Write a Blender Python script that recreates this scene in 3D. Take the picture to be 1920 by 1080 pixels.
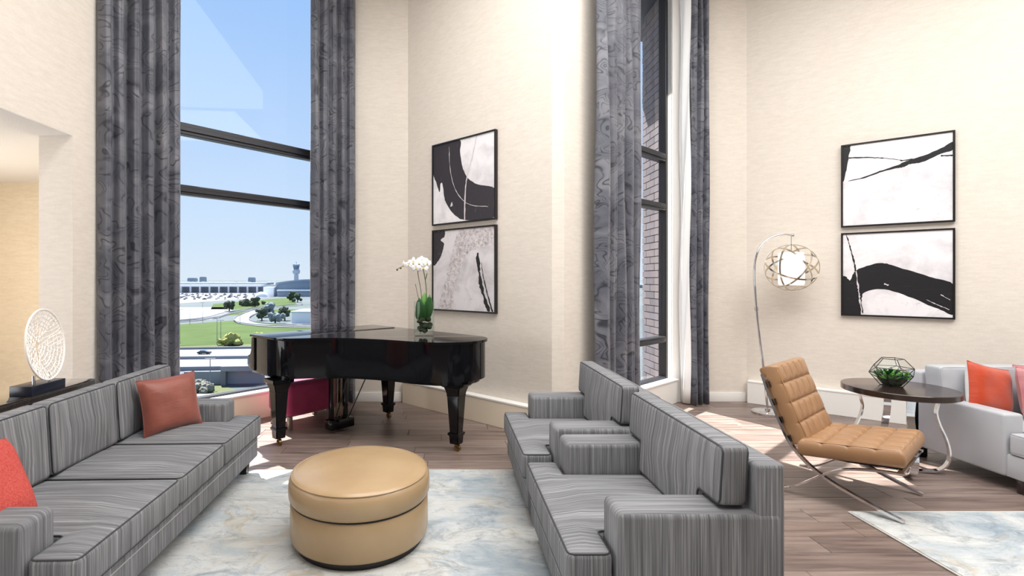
import bpy, bmesh, math, random
from mathutils import Vector, Matrix
from mathutils.geometry import tessellate_polygon
random.seed(7)
R = random.Random(11)
PI = math.pi
scene = bpy.context.scene
for o in list(bpy.data.objects):
    bpy.data.objects.remove(o)

def S(r, g, b):
    def c(x):
        x /= 255.0
        return x / 12.92 if x <= 0.04045 else ((x + 0.055) / 1.055) ** 2.4
    return (c(r), c(g), c(b), 1.0)

# ------------------------------------------------------------------ camera
FPX = 930.0
cam_d = bpy.data.cameras.new('camera')
cam = bpy.data.objects.new('camera', cam_d)
scene.collection.objects.link(cam)
cam.location = (0, 0, 1.56)
cam.rotation_euler = (PI / 2, 0, 0)
cam_d.sensor_fit = 'HORIZONTAL'
cam_d.sensor_width = 36.0
cam_d.lens = 36.0 * FPX / 1920
cam_d.shift_x = (960 - 835) / 1920
cam_d.shift_y = (525 - 540) / 1920
cam_d.clip_end = 30000
cam_d.clip_start = 0.05
scene.camera = cam

# ------------------------------------------------------------------ sky, sun, lamps, exposure
world = bpy.data.worlds.new('sky')
scene.world = world
world.use_nodes = True
nt = world.node_tree
nt.nodes.clear()
wo = nt.nodes.new('ShaderNodeOutputWorld')
bg = nt.nodes.new('ShaderNodeBackground')
tc = nt.nodes.new('ShaderNodeTexCoord')
sx = nt.nodes.new('ShaderNodeSeparateXYZ')
rp = nt.nodes.new('ShaderNodeValToRGB')
nt.links.new(tc.outputs['Generated'], sx.inputs[0])
nt.links.new(sx.outputs['Z'], rp.inputs[0])
nt.links.new(rp.outputs[0], bg.inputs[0])
nt.links.new(bg.outputs[0], wo.inputs[0])
el = rp.color_ramp.elements
el[0].position = 0.0
el[0].color = S(226, 237, 248)
el[1].position = 1.0
el[1].color = S(120, 172, 245)
for p, c in ((0.10, S(210, 231, 252)), (0.26, S(192, 219, 253)), (0.46, S(168, 205, 252))):
    e = el.new(p)
    e.color = c
bg.inputs[1].default_value = 0.84

def add_light(name, kind, loc, rot, energy, color=(1, 1, 1), size=1, size_y=None, **kw):
    d = bpy.data.lights.new(name, kind)
    d.energy = energy
    d.color = color
    if kind == 'AREA':
        d.shape = 'RECTANGLE'
        d.size = size
        d.size_y = size_y or size
    for k, v in kw.items():
        setattr(d, k, v)
    o = bpy.data.objects.new(name, d)
    scene.collection.objects.link(o)
    o.location = loc
    o.rotation_euler = rot
    return o

SUN_EL = math.radians(57)
sdir = Vector((0.50 * math.cos(SUN_EL), -0.866 * math.cos(SUN_EL), -math.sin(SUN_EL)))
sun = add_light('sun', 'SUN', (0, 0, 20), sdir.to_track_quat('-Z', 'Y').to_euler(), 16.0, (1.0, 0.95, 0.88), angle=math.radians(0.6))
# added ceiling fill: large unseen area lights that brighten the room
add_light('added_ceiling_fill', 'AREA', (1.1, 2.2, 5.5), (0, 0, 0), 335, (1.0, 0.985, 0.965), 5.2, 4.6)
add_light('added_ceiling_fill', 'AREA', (5.2, 1.8, 5.5), (0, 0, 0), 165, (1.0, 0.985, 0.965), 2.6, 3.4)
# added unseen fill lights, behind the camera and in the alcove
add_light('added_rear_fill', 'AREA', (-2.0, -2.7, 2.6), (PI / 2, 0, 0), 12, (0.93, 0.97, 1.0), 3.0, 3.6)
add_light('added_alcove_side_fill', 'AREA', (-6.1, 1.6, 1.45), (0, -PI / 2, 0), 135, (0.94, 0.97, 1.0), 2.3, 5.0)  # added area light brightening the surfaces that face left
add_light('added_alcove_glow', 'POINT', (-4.9, 4.4, 1.5), (0, 0, 0), 30, (1.0, 0.91, 0.80), shadow_soft_size=0.25)  # added unseen point light brightening the alcove wall and soffit
vs = scene.view_settings
vs.view_transform = 'Standard'
vs.look = 'None'
vs.exposure = 0.28
vs.gamma = 1.0
vs.use_curve_mapping = False

# ------------------------------------------------------------------ materials
MATS = {}
class N:
    """tiny node-graph helper"""
    def __init__(self, name):
        self.m = bpy.data.materials.new(name)
        self.m.use_nodes = True
        self.t = self.m.node_tree
        self.b = self.t.nodes['Principled BSDF']
        MATS[name] = self.m
    def n(self, kind, **kw):
        nd = self.t.nodes.new('ShaderNode' + kind)
        for k, v in kw.items():
            setattr(nd, k, v)
        return nd
    def l(self, a, b):
        self.t.links.new(a, b)
    def coord(self, which='Object', scale=(1, 1, 1), rot=(0, 0, 0), loc=(0, 0, 0)):
        c = self.n('TexCoord')
        mp = self.n('Mapping')
        mp.inputs['Scale'].default_value = scale
        mp.inputs['Rotation'].default_value = rot
        mp.inputs['Location'].default_value = loc
        self.l(c.outputs[which], mp.inputs[0])
        return mp.outputs[0]
    def noise(self, vec, scale, detail=4, rough=0.5, dist=0.0):
        nd = self.n('TexNoise')
        nd.inputs['Scale'].default_value = scale
        nd.inputs['Detail'].default_value = detail
        nd.inputs['Roughness'].default_value = rough
        nd.inputs['Distortion'].default_value = dist
        self.l(vec, nd.inputs['Vector'])
        return nd.outputs['Fac']
    def ramp(self, fac, stops):
        r = self.n('ValToRGB')
        e = r.color_ramp.elements
        e[0].position, e[0].color = stops[0]
        e[1].position, e[1].color = stops[-1]
        for p, c in stops[1:-1]:
            x = e.new(p)
            x.color = c
        self.l(fac, r.inputs[0])
        return r.outputs[0]
    def mix(self, fac, a, b, mode='MIX'):
        m = self.n('MixRGB', blend_type=mode)
        for i, x in ((0, fac), (1, a), (2, b)):
            if isinstance(x, (int, float)):
                m.inputs[i].default_value = x
            elif isinstance(x, tuple):
                m.inputs[i].default_value = x
            else:
                self.l(x, m.inputs[i])
        return m.outputs[0]
    def math(self, op, a, b=None):
        m = self.n('Math', operation=op)
        for i, x in ((0, a), (1, b)):
            if x is None:
                continue
            if isinstance(x, (int, float)):
                m.inputs[i].default_value = x
            else:
                self.l(x, m.inputs[i])
        return m.outputs[0]
    def color(self, c):
        if isinstance(c, tuple):
            self.b.inputs['Base Color'].default_value = c
        else:
            self.l(c, self.b.inputs['Base Color'])
    def bump(self, h, strength=0.2, dist=0.01):
        bp = self.n('Bump')
        bp.inputs['Strength'].default_value = strength
        bp.inputs['Distance'].default_value = dist
        self.l(h, bp.inputs['Height'])
        self.l(bp.outputs[0], self.b.inputs['Normal'])
    def set(self, rough=0.5, metal=0.0, spec=0.5, **kw):
        self.b.inputs['Roughness'].default_value = rough
        self.b.inputs['Metallic'].default_value = metal
        self.b.inputs['Specular IOR Level'].default_value = spec
        for k, v in kw.items():
            self.b.inputs[k.replace('_', ' ')].default_value = v
        return self

def flat(name, c, rough=0.5, metal=0.0, spec=0.5, **kw):
    x = N(name)
    x.set(rough, metal, spec, **kw)
    x.color(c)
    return x.m

def wallpaper(name, c1, c2):
    x = N(name)
    x.set(0.75, 0, 0.25)
    a = x.noise(x.coord('Object', (9, 9, 42)), 1.0, 3, 0.6)
    b = x.noise(x.coord('Object', (60, 60, 300)), 1.0, 2, 0.6)
    g = x.noise(x.coord('Object', (1, 1, 1)), 0.8, 2)
    f = x.math('ADD', x.math('MULTIPLY', a, 0.5), x.math('MULTIPLY', b, 0.5))
    f = x.math('ADD', x.math('MULTIPLY', f, 0.85), x.math('MULTIPLY', g, 0.15))
    x.color(x.ramp(f, [(0.36, c1), (0.64, c2)]))
    x.bump(f, 0.12, 0.004)
    return x.m
wallpaper('wallpaper', S(219, 210, 199), S(234, 226, 216))
wallpaper('wallpaper_alcove', S(214, 198, 172), S(230, 216, 192))

x = N('stipple')
x.set(0.9, 0, 0.1)
x.color(S(238, 236, 232))
x.bump(x.noise(x.coord('Object'), 160, 3, 0.7), 0.6, 0.01)
flat('white_trim', S(240, 238, 234), 0.45)
flat('cream_panel', S(240, 226, 204), 0.5)
flat('taupe_panel', S(118, 106, 96), 0.6)
flat('ceiling_white', S(240, 238, 233), 0.9)

x = N('planks')
x.set(0.38, 0, 0.45)
oi = x.n('ObjectInfo')
vec = x.coord('Object', (1.6, 22, 4))
cb = x.n('CombineXYZ')
x.l(x.math('MULTIPLY', oi.outputs['Random'], 57.0), cb.inputs[0])
x.l(x.math('MULTIPLY', oi.outputs['Random'], 91.0), cb.inputs[1])
va = x.n('VectorMath', operation='ADD')
x.l(vec, va.inputs[0])
x.l(cb.outputs[0], va.inputs[1])
g1 = x.noise(va.outputs[0], 1.0, 6, 0.62, 0.6)
base = x.ramp(oi.outputs['Random'], [(0.0, S(132, 116, 110)), (0.35, S(148, 132, 125)), (0.7, S(158, 143, 136)), (1.0, S(140, 122, 113))])
grain = x.ramp(g1, [(0.28, S(118, 110, 108)), (0.5, S(214, 208, 205)), (0.72, S(255, 252, 248))])
x.color(x.mix(0.85, base, grain, 'MULTIPLY'))
x.l(x.math('ADD', x.math('MULTIPLY', g1, 0.25), 0.25), x.b.inputs['Roughness'])
x.bump(g1, 0.08, 0.003)

def striped(name):
    x = N(name)
    x.set(0.8, 0, 0.2)
    tcn = x.n('TexCoord')
    sp = x.n('SeparateXYZ')
    x.l(tcn.outputs['Object'], sp.inputs[0])
    sn = x.n('SeparateXYZ')
    x.l(tcn.outputs['Normal'], sn.inputs[0])
    side = x.math('GREATER_THAN', x.math('ABSOLUTE', sn.outputs[1]), 0.72)
    acr = x.n('Mix', data_type='FLOAT')
    x.l(side, acr.inputs[0])
    x.l(sp.outputs[1], acr.inputs[2])
    x.l(sp.outputs[0], acr.inputs[3])
    alo = x.n('Mix', data_type='FLOAT')
    x.l(side, alo.inputs[0])
    x.l(sp.outputs[0], alo.inputs[2])
    x.l(x.math('ADD', sp.outputs[1], 3.0), alo.inputs[3])
    cmb = x.n('CombineXYZ')
    x.l(x.math('MULTIPLY', acr.outputs[0], 210.0), cmb.inputs[0])
    x.l(x.math('MULTIPLY', alo.outputs[0], 2.2), cmb.inputs[1])
    x.l(x.math('MULTIPLY', sp.outputs[2], 2.2), cmb.inputs[2])
    f1 = x.noise(cmb.outputs[0], 1.0, 3, 0.65)
    cm2 = x.n('CombineXYZ')
    x.l(x.math('MULTIPLY', acr.outputs[0], 70.0), cm2.inputs[0])
    x.l(x.math('MULTIPLY', alo.outputs[0], 1.2), cm2.inputs[1])
    x.l(x.math('MULTIPLY', sp.outputs[2], 1.2), cm2.inputs[2])
    f2 = x.noise(cm2.outputs[0], 1.0, 3, 0.5)
    f = x.math('ADD', x.math('MULTIPLY', f1, 0.62), x.math('MULTIPLY', f2, 0.38))
    x.color(x.ramp(f, [(0.28, S(70, 71, 74)), (0.44, S(108, 109, 112)), (0.54, S(130, 131, 134)), (0.72, S(176, 177, 180))]))
    x.bump(f1, 0.15, 0.003)
    return x.m
striped('striped_fabric')
flat('piping_dark', S(62, 64, 68), 0.7)
flat('piping_light', S(160, 162, 165), 0.6)
flat('black_wood', S(30, 28, 28), 0.35)

x = N('curtain_fabric')
x.set(0.5, 0, 0.45)
uv = x.n('UVMap')
mp = x.n('Mapping')
mp.inputs['Scale'].default_value = (2.0, 3.0, 1)
x.l(uv.outputs[0], mp.inputs[0])
wn = x.n('TexNoise')
wn.inputs['Scale'].default_value = 1.4
wn.inputs['Detail'].default_value = 1.5
x.l(mp.outputs[0], wn.inputs['Vector'])
vm = x.n('VectorMath', operation='MULTIPLY_ADD')
x.l(wn.outputs['Color'], vm.inputs[0])
vm.inputs[1].default_value = (1.7, 1.7, 0)
x.l(mp.outputs[0], vm.inputs[2])
vn = x.noise(vm.outputs[0], 1.0, 0.6, 0.4, 0.9)
vein = x.math('ABSOLUTE', x.math('SUBTRACT', x.math('FRACT', x.math('MULTIPLY', vn, 10.0)), 0.5))
brk = x.ramp(x.noise(mp.outputs[0], 2.2, 2), [(0.32, (0, 0, 0, 1)), (0.50, (1, 1, 1, 1))])
lines = x.ramp(vein, [(0.0, (0.95, 0.95, 0.95, 1)), (0.05, (0.65, 0.65, 0.65, 1)), (0.13, (0.12, 0.12, 0.12, 1)), (0.30, (0, 0, 0, 1))])
tone = x.ramp(x.noise(vm.outputs[0], 1.1, 3, 0.55), [(0.3, S(70, 73, 84)), (0.5, S(94, 96, 106)), (0.7, S(120, 121, 128))])
x.color(x.mix(x.mix(1.0, lines, brk, 'MULTIPLY'), tone, S(28, 31, 42)))
x.b.inputs['Sheen Weight'].default_value = 0.2
flat('curtain_lining', S(243, 243, 242), 0.8)

flat('window_metal', S(44, 45, 50), 0.35, 0.4)
flat('window_sill_white', S(240, 240, 240), 0.35)
x = N('glass_pane')
x.t.nodes.remove(x.b)
tr = x.n('BsdfTransparent')
tr.inputs[0].default_value = (0.97, 0.985, 1.0, 1)
gl = x.n('BsdfGlossy')
gl.inputs['Roughness'].default_value = 0.02
fr = x.n('Fresnel')
fr.inputs[0].default_value = 1.3
ms = x.n('MixShader')
ge = x.n('NewGeometry')
x.l(x.math('MULTIPLY', fr.outputs[0], x.math('SUBTRACT', 1.0, ge.outputs['Backfacing'])), ms.inputs[0])
x.l(tr.outputs[0], ms.inputs[1])
x.l(gl.outputs[0], ms.inputs[2])
x.l(ms.outputs[0], x.t.nodes['Material Output'].inputs[0])
x = N('vase_glass')
x.t.nodes.remove(x.b)
tr = x.n('BsdfTransparent')
tr.inputs[0].default_value = (0.93, 0.96, 0.95, 1)
gl = x.n('BsdfGlossy')
gl.inputs['Roughness'].default_value = 0.01
fr = x.n('Fresnel')
fr.inputs[0].default_value = 1.45
ms = x.n('MixShader')
ge = x.n('NewGeometry')
x.l(x.math('MULTIPLY', fr.outputs[0], x.math('SUBTRACT', 1.0, ge.outputs['Backfacing'])), ms.inputs[0])
x.l(tr.outputs[0], ms.inputs[1])
x.l(gl.outputs[0], ms.inputs[2])
x.l(ms.outputs[0], x.t.nodes['Material Output'].inputs[0])

flat('piano_black', S(10, 11, 15), 0.08, 0, 0.32)
flat('brass', S(140, 112, 74), 0.3, 1.0)
flat('chrome', S(225, 225, 228), 0.08, 1.0)
flat('champagne_metal', S(214, 205, 188), 0.18, 1.0)
flat('lacquer_table', S(40, 33, 26), 0.06, 0, 0.9, Coat_Weight=1.0, Coat_Roughness=0.02)
flat('dark_block', S(28, 32, 46), 0.25)
flat('coral_white', S(246, 240, 234), 0.55)
flat('silver', S(200, 200, 202), 0.2, 1.0)

def leather(name, c, c2, rough=0.36, bump=0.12):
    x = N(name)
    x.set(rough, 0, 0.5)
    g = x.noise(x.coord('Object'), 3.0, 3)
    x.color(x.ramp(g, [(0.3, c), (0.7, c2)]))
    v = x.n('TexVoronoi')
    v.inputs['Scale'].default_value = 220
    x.l(x.coord('Object'), v.inputs['Vector'])
    x.bump(v.outputs['Distance'], bump, 0.002)
    return x.m
leather('gold_leather', S(170, 143, 108), S(183, 157, 122), 0.25)
leather('tan_leather', S(156, 118, 84), S(168, 130, 95), 0.36)
leather('grey_leather', S(178, 180, 186), S(190, 192, 197), 0.42)
leather('grey_leather_dark', S(118, 118, 120), S(130, 130, 132), 0.45)
flat('strap_black', S(26, 24, 23), 0.5)
flat('dark_wood_top', S(48, 36, 32), 0.18, 0, 0.6)

def satin(name, c, c2, rough=0.42):
    x = N(name)
    x.set(rough, 0, 0.4)
    x.b.inputs['Sheen Weight'].default_value = 0.3
    f = x.noise(x.coord('Object', (1, 1, 1)), 9, 3)
    x.color(x.ramp(f, [(0.3, c), (0.7, c2)]))
    x.bump(x.noise(x.coord('Object', (8, 30, 8)), 1.0, 2), 0.25, 0.01)
    return x.m
satin('rust_satin', S(130, 68, 56), S(146, 82, 68))
x = N('coral_fabric')
x.set(0.85, 0, 0.2)
f = x.noise(x.coord('Object'), 120, 3, 0.7)
x.color(x.ramp(f, [(0.3, S(172, 62, 58)), (0.7, S(206, 98, 88))]))
x.bump(f, 0.3, 0.004)
satin('orange_satin', S(178, 58, 24), S(192, 70, 34))
satin('pillow_white', S(232, 230, 228), S(242, 240, 238), 0.7)
satin('pink_satin', S(166, 100, 104), S(192, 130, 132), 0.34)
satin('magenta_fabric', S(158, 44, 90), S(170, 54, 100), 0.75)
flat('bench_leg_metal', S(170, 160, 150), 0.3, 0.8)

def rug_mat(name, off):
    x = N(name)
    x.set(0.95, 0, 0.1)
    co = x.coord('Object', (1, 1.6, 1), (0, 0, 0.5), off)
    wp = x.n('TexNoise')
    wp.inputs['Scale'].default_value = 1.3
    wp.inputs['Detail'].default_value = 3
    x.l(co, wp.inputs['Vector'])
    vm = x.n('VectorMath', operation='MULTIPLY_ADD')
    x.l(wp.outputs['Color'], vm.inputs[0])
    vm.inputs[1].default_value = (1.5, 1.5, 1.5)
    x.l(co, vm.inputs[2])
    a = x.noise(vm.outputs[0], 1.2, 6, 0.65)
    tone = x.ramp(a, [(0.30, S(150, 166, 178)), (0.42, S(186, 195, 201)), (0.52, S(212, 214, 213)), (0.62, S(204, 204, 200)), (0.75, S(172, 184, 192))])
    b = x.noise(vm.outputs[0], 0.9, 3, 0.5, 0.5)
    v = x.math('ABSOLUTE', x.math('SUBTRACT', x.math('FRACT', x.math('MULTIPLY', b, 4.0)), 0.5))
    gold = x.ramp(v, [(0.0, (0.5, 0.5, 0.5, 1)), (0.04, (0.22, 0.22, 0.22, 1)), (0.09, (0, 0, 0, 1))])
    msk = x.ramp(x.noise(co, 1.7, 2), [(0.46, (0, 0, 0, 1)), (0.6, (1, 1, 1, 1))])
    c1 = x.mix(x.mix(1.0, gold, msk, 'MULTIPLY'), tone, S(190, 168, 126))
    d = x.noise(vm.outputs[0], 4.2, 8, 0.8)
    dk = x.ramp(d, [(0.50, (0, 0, 0, 1)), (0.66, (0.7, 0.7, 0.7, 1))])
    c2 = x.mix(dk, c1, S(128, 138, 146))
    st_ = x.noise(x.coord('Object', (3, 26, 1), (0, 0, 0.5), off), 1.0, 5, 0.75)
    c2 = x.mix(x.ramp(st_, [(0.52, (0, 0, 0, 1)), (0.7, (0.45, 0.45, 0.45, 1))]), c2, S(140, 148, 154))
    fine = x.noise(x.coord('Object'), 260, 2, 0.8)
    x.color(x.mix(0.35, c2, x.ramp(fine, [(0.25, (0.55, 0.55, 0.55, 1)), (0.75, (1, 1, 1, 1))]), 'MULTIPLY'))
    x.bump(fine, 0.5, 0.006)
    return x.m
rug_mat('rug_weave', (0, 0, 0))
rug_mat('rug_weave_blue', (3.1, 5.2, 0))
MATS['rug_weave_blue'].node_tree.nodes  # second colourway uses another cut of the same weave
flat('rug_edge', S(224, 222, 215), 0.9)

flat('frame_black', S(22, 20, 22), 0.3)
def canvas(name, c1, c2, c3, sc):
    x = N(name)
    x.set(0.7, 0, 0.3)
    co = x.coord('Object', (1, 1, 1))
    a = x.noise(co, sc, 6, 0.65, 0.4)
    b = x.noise(co, sc * 7, 5, 0.8)
    base = x.ramp(a, [(0.34, c2), (0.55, c1)])
    sp = x.ramp(b, [(0.60, (0, 0, 0, 1)), (0.70, (0.8, 0.8, 0.8, 1))])
    msk = x.ramp(x.noise(co, sc * 0.7, 2, 0.5), [(0.52, (0, 0, 0, 1)), (0.6, (0.8, 0.8, 0.8, 1))])
    x.color(x.mix(x.mix(1.0, sp, msk, 'MULTIPLY'), base, c3))
    return x.m
canvas('canvas_pale', S(240, 238, 241), S(216, 212, 217), S(170, 162, 166), 3.0)
canvas('canvas_grey', S(226, 222, 226), S(196, 191, 194), S(140, 128, 128), 3.2)
x = N('canvas_crackle')
x.set(0.75, 0, 0.2)
a = x.noise(x.coord('Object'), 24, 6, 0.8, 0.6)
x.color(x.ramp(a, [(0.3, S(128, 118, 118)), (0.46, S(196, 188, 190)), (0.6, S(230, 226, 228)), (0.75, S(168, 160, 160))]))
x.bump(a, 0.5, 0.01)
def ink(name, c1, c2, scale):
    x = N(name)
    x.set(0.5, 0, 0.4)
    f = x.noise(x.coord('UV', scale), 1.0, 5, 0.7, 0.3)
    x.color(x.ramp(f, [(0.36, c1), (0.6, c1), (0.78, c2)]))
    return x.m
ink('ink_black', S(22, 22, 26), S(70, 70, 74), (4, 40, 1))
ink('ink_charcoal', S(52, 48, 54), S(104, 100, 106), (3, 22, 1))
flat('ink_white', S(214, 206, 210), 0.6)

flat('leaf_green', S(34, 86, 34), 0.35)
flat('leaf_bright', S(92, 150, 60), 0.45)
flat('petal_white', S(250, 248, 250), 0.6, Subsurface_Weight=0.1)
flat('petal_centre', S(226, 200, 90), 0.6)
flat('stem_green', S(84, 92, 52), 0.5)
x = N('moss')
x.set(0.9)
x.color(x.ramp(x.noise(x.coord('Object'), 60, 4, 0.7), [(0.35, S(20, 26, 16)), (0.55, S(48, 62, 34)), (0.75, S(86, 96, 60))]))
x.bump(x.noise(x.coord('Object'), 70, 4, 0.7), 0.8, 0.02)
flat('pebbles', S(60, 52, 44), 0.7)
x = N('lamp_shade_white')
x.set(0.6)
x.color(S(252, 250, 246))
x.b.inputs['Emission Color'].default_value = (1, 0.97, 0.92, 1)
x.b.inputs['Emission Strength'].default_value = 0.7

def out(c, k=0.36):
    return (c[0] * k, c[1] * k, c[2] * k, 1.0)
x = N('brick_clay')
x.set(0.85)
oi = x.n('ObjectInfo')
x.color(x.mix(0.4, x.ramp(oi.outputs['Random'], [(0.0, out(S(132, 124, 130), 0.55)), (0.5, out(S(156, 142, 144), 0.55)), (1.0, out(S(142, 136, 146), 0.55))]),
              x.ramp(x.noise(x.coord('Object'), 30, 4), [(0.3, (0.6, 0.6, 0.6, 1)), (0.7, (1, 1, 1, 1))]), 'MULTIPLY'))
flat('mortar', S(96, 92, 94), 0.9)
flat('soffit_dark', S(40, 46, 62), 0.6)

def field(name, c1, c2, sc):
    c1, c2 = out(c1), out(c2)
    x = N(name)
    x.set(0.95, 0, 0.1)
    f = x.noise(x.coord('Object'), sc, 6, 0.65)
    x.color(x.ramp(f, [(0.35, c1), (0.65, c2)]))
    return x.m
field('far_land', S(124, 138, 140), S(158, 168, 172), 0.006)  # distance haze is put into the land's pale bluish colour
field('grass_field', S(98, 124, 66), S(116, 142, 82), 0.03)
field('grass_dry', S(130, 142, 98), S(150, 158, 116), 0.04)
field('paving_pale', S(204, 205, 210), S(222, 222, 226), 0.02)
field('road_pale', S(196, 200, 206), S(208, 211, 216), 0.05)
field('road_grey', S(150, 155, 166), S(166, 170, 180), 0.05)
field('concrete', S(170, 174, 182), S(188, 191, 198), 0.08)
field('concrete_shade_lift', S(206, 210, 222), S(222, 226, 236), 0.08)  # concrete colour lightened to make up for its backlit faces
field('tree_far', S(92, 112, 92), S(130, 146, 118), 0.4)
field('tree_haze_tint', S(170, 190, 196), S(196, 210, 216), 0.05)  # distance haze painted into the pale foliage colour
field('shrub_grey', S(176, 174, 158), S(206, 204, 190), 1.0)
field('bush_yellow', S(214, 222, 130), S(240, 244, 160), 1.0)
flat('terminal_white', out(S(232, 236, 240), 0.95), 0.5)
flat('terminal_glass', out(S(112, 130, 150), 0.8), 0.35)
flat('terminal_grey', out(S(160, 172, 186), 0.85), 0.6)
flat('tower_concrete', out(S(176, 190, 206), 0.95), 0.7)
flat('car_dark', out(S(70, 76, 88)), 0.4)
flat('car_white', out(S(236, 238, 240)), 0.35)
flat('car_blue', out(S(110, 130, 160)), 0.35)
flat('pole_grey', out(S(150, 156, 168), 0.6), 0.5)

# ------------------------------------------------------------------ mesh helpers
C = scene.collection
def link(name, me, mat, parent=None):
    o = bpy.data.objects.new(name, me)
    C.objects.link(o)
    if mat:
        for m in (mat if isinstance(mat, (list, tuple)) else [mat]):
            me.materials.append(MATS[m])
    o.parent = parent
    return o
def finish(name, bm, mat, parent=None, smooth=True, angle=35):
    bmesh.ops.recalc_face_normals(bm, faces=bm.faces[:])
    me = bpy.data.meshes.new(name)
    bm.to_mesh(me)
    bm.free()
    if smooth:
        me.polygons.foreach_set('use_smooth', [True] * len(me.polygons))
        me.set_sharp_from_angle(angle=math.radians(angle))
    return link(name, me, mat, parent)
def thing(name, label, cat, loc=(0, 0, 0), rz=0.0, group=None):
    o = bpy.data.objects.new(name, None)
    C.objects.link(o)
    o.location = loc
    o.rotation_euler = (0, 0, rz)
    o.empty_display_size = 0.1
    return tag(o, label, cat, group)
def tag(o, label, cat, group=None):
    o['label'] = label
    o['category'] = cat
    if group:
        o['group'] = group
    return o
def struct(o, label=None):
    o['kind'] = 'structure'
    if label:
        o['label'] = label
    return o
def add_box(bm, x0, x1, y0, y1, z0, z1, r=0.0, seg=2, xf=None):
    vs = [bm.verts.new((x, y, z)) for x in (x0, x1) for y in (y0, y1) for z in (z0, z1)]
    idx = ((0, 1, 3, 2), (4, 6, 7, 5), (0, 4, 5, 1), (2, 3, 7, 6), (0, 2, 6, 4), (1, 5, 7, 3))
    fs = [bm.faces.new([vs[i] for i in f]) for f in idx]
    if r > 0:
        ed = list({e for f in fs for e in f.edges})
        res = bmesh.ops.bevel(bm, geom=ed, offset=r, segments=seg, profile=0.5, affect='EDGES', clamp_overlap=True)
        vs = list({v for f in res['faces'] for v in f.verts} | {v for v in vs if v.is_valid})
    if xf:
        for v in vs:
            v.co = xf(v.co)
    return vs
def box(name, x0, x1, y0, y1, z0, z1, mat, parent=None, r=0.0, seg=2, xf=None):
    bm = bmesh.new()
    add_box(bm, x0, x1, y0, y1, z0, z1, r, seg, xf)
    return finish(name, bm, mat, parent, smooth=r > 0)
def add_tube(bm, pts, r, seg=8, closed=False, caps=True):
    pts = [Vector(p) for p in pts]
    n = len(pts)
    rad = r if isinstance(r, (list, tuple)) else [r] * n
    tans = []
    for i in range(n):
        a = pts[(i - 1) % n] if closed or i > 0 else pts[i]
        b = pts[(i + 1) % n] if closed or i < n - 1 else pts[i]
        t = (b - a)
        tans.append(t.normalized() if t.length > 1e-9 else Vector((0, 0, 1)))
    up = Vector((0, 0, 1)) if abs(tans[0].z) < 0.9 else Vector((1, 0, 0))
    nrm = (up - tans[0] * up.dot(tans[0])).normalized()
    rings = []
    for i in range(n):
        nrm = (nrm - tans[i] * nrm.dot(tans[i]))
        nrm = nrm.normalized() if nrm.length > 1e-6 else tans[i].orthogonal().normalized()
        bn = tans[i].cross(nrm)
        rings.append([bm.verts.new(pts[i] + (nrm * math.cos(2 * PI * k / seg) + bn * math.sin(2 * PI * k / seg)) * rad[i]) for k in range(seg)])
    m = n if closed else n - 1
    for i in range(m):
        a, b = rings[i], rings[(i + 1) % n]
        for k in range(seg):
            bm.faces.new((a[k], a[(k + 1) % seg], b[(k + 1) % seg], b[k]))
    if caps and not closed:
        bm.faces.new(rings[0][::-1])
        bm.faces.new(rings[-1])
def tube(name, pts, r, mat, parent=None, seg=8, closed=False):
    bm = bmesh.new()
    add_tube(bm, pts, r, seg, closed)
    return finish(name, bm, mat, parent, True, 60)
def add_lathe(bm, prof, seg=48, c=(0, 0, 0)):
    rings = []
    for (r, z) in prof:
        if r < 1e-6:
            rings.append([bm.verts.new((c[0], c[1], c[2] + z))])
        else:
            rings.append([bm.verts.new((c[0] + r * math.cos(2 * PI * k / seg), c[1] + r * math.sin(2 * PI * k / seg), c[2] + z)) for k in range(seg)])
    for a, b in zip(rings, rings[1:]):
        for k in range(seg):
            k2 = (k + 1) % seg
            if len(a) == 1 and len(b) == 1:
                continue
            if len(a) == 1:
                bm.faces.new((a[0], b[k], b[k2]))
            elif len(b) == 1:
                bm.faces.new((a[k], a[k2], b[0]))
            else:
                bm.faces.new((a[k], a[k2], b[k2], b[k]))
def lathe(name, prof, mat, parent=None, seg=48, c=(0, 0, 0)):
    bm = bmesh.new()
    add_lathe(bm, prof, seg, c)
    return finish(name, bm, mat, parent, True, 40)
def add_prism(bm, pts, z0, z1, r=0.0, seg=2):
    a = [bm.verts.new((p[0], p[1], z0)) for p in pts]
    b = [bm.verts.new((p[0], p[1], z1)) for p in pts]
    n = len(pts)
    fs = [bm.faces.new(a[::-1]), bm.faces.new(b)]
    for i in range(n):
        bm.faces.new((a[i], a[(i + 1) % n], b[(i + 1) % n], b[i]))
    if r > 0:
        ed = [e for f in fs for e in f.edges]
        bmesh.ops.bevel(bm, geom=ed, offset=r, segments=seg, profile=0.5, affect='EDGES')
def prism(name, pts, z0, z1, mat, parent=None, r=0.0, xf=None, angle=35):
    bm = bmesh.new()
    add_prism(bm, pts, z0, z1, r)
    if xf:
        for v in bm.verts:
            v.co = xf(v.co)
    return finish(name, bm, mat, parent, True, angle)
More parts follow.
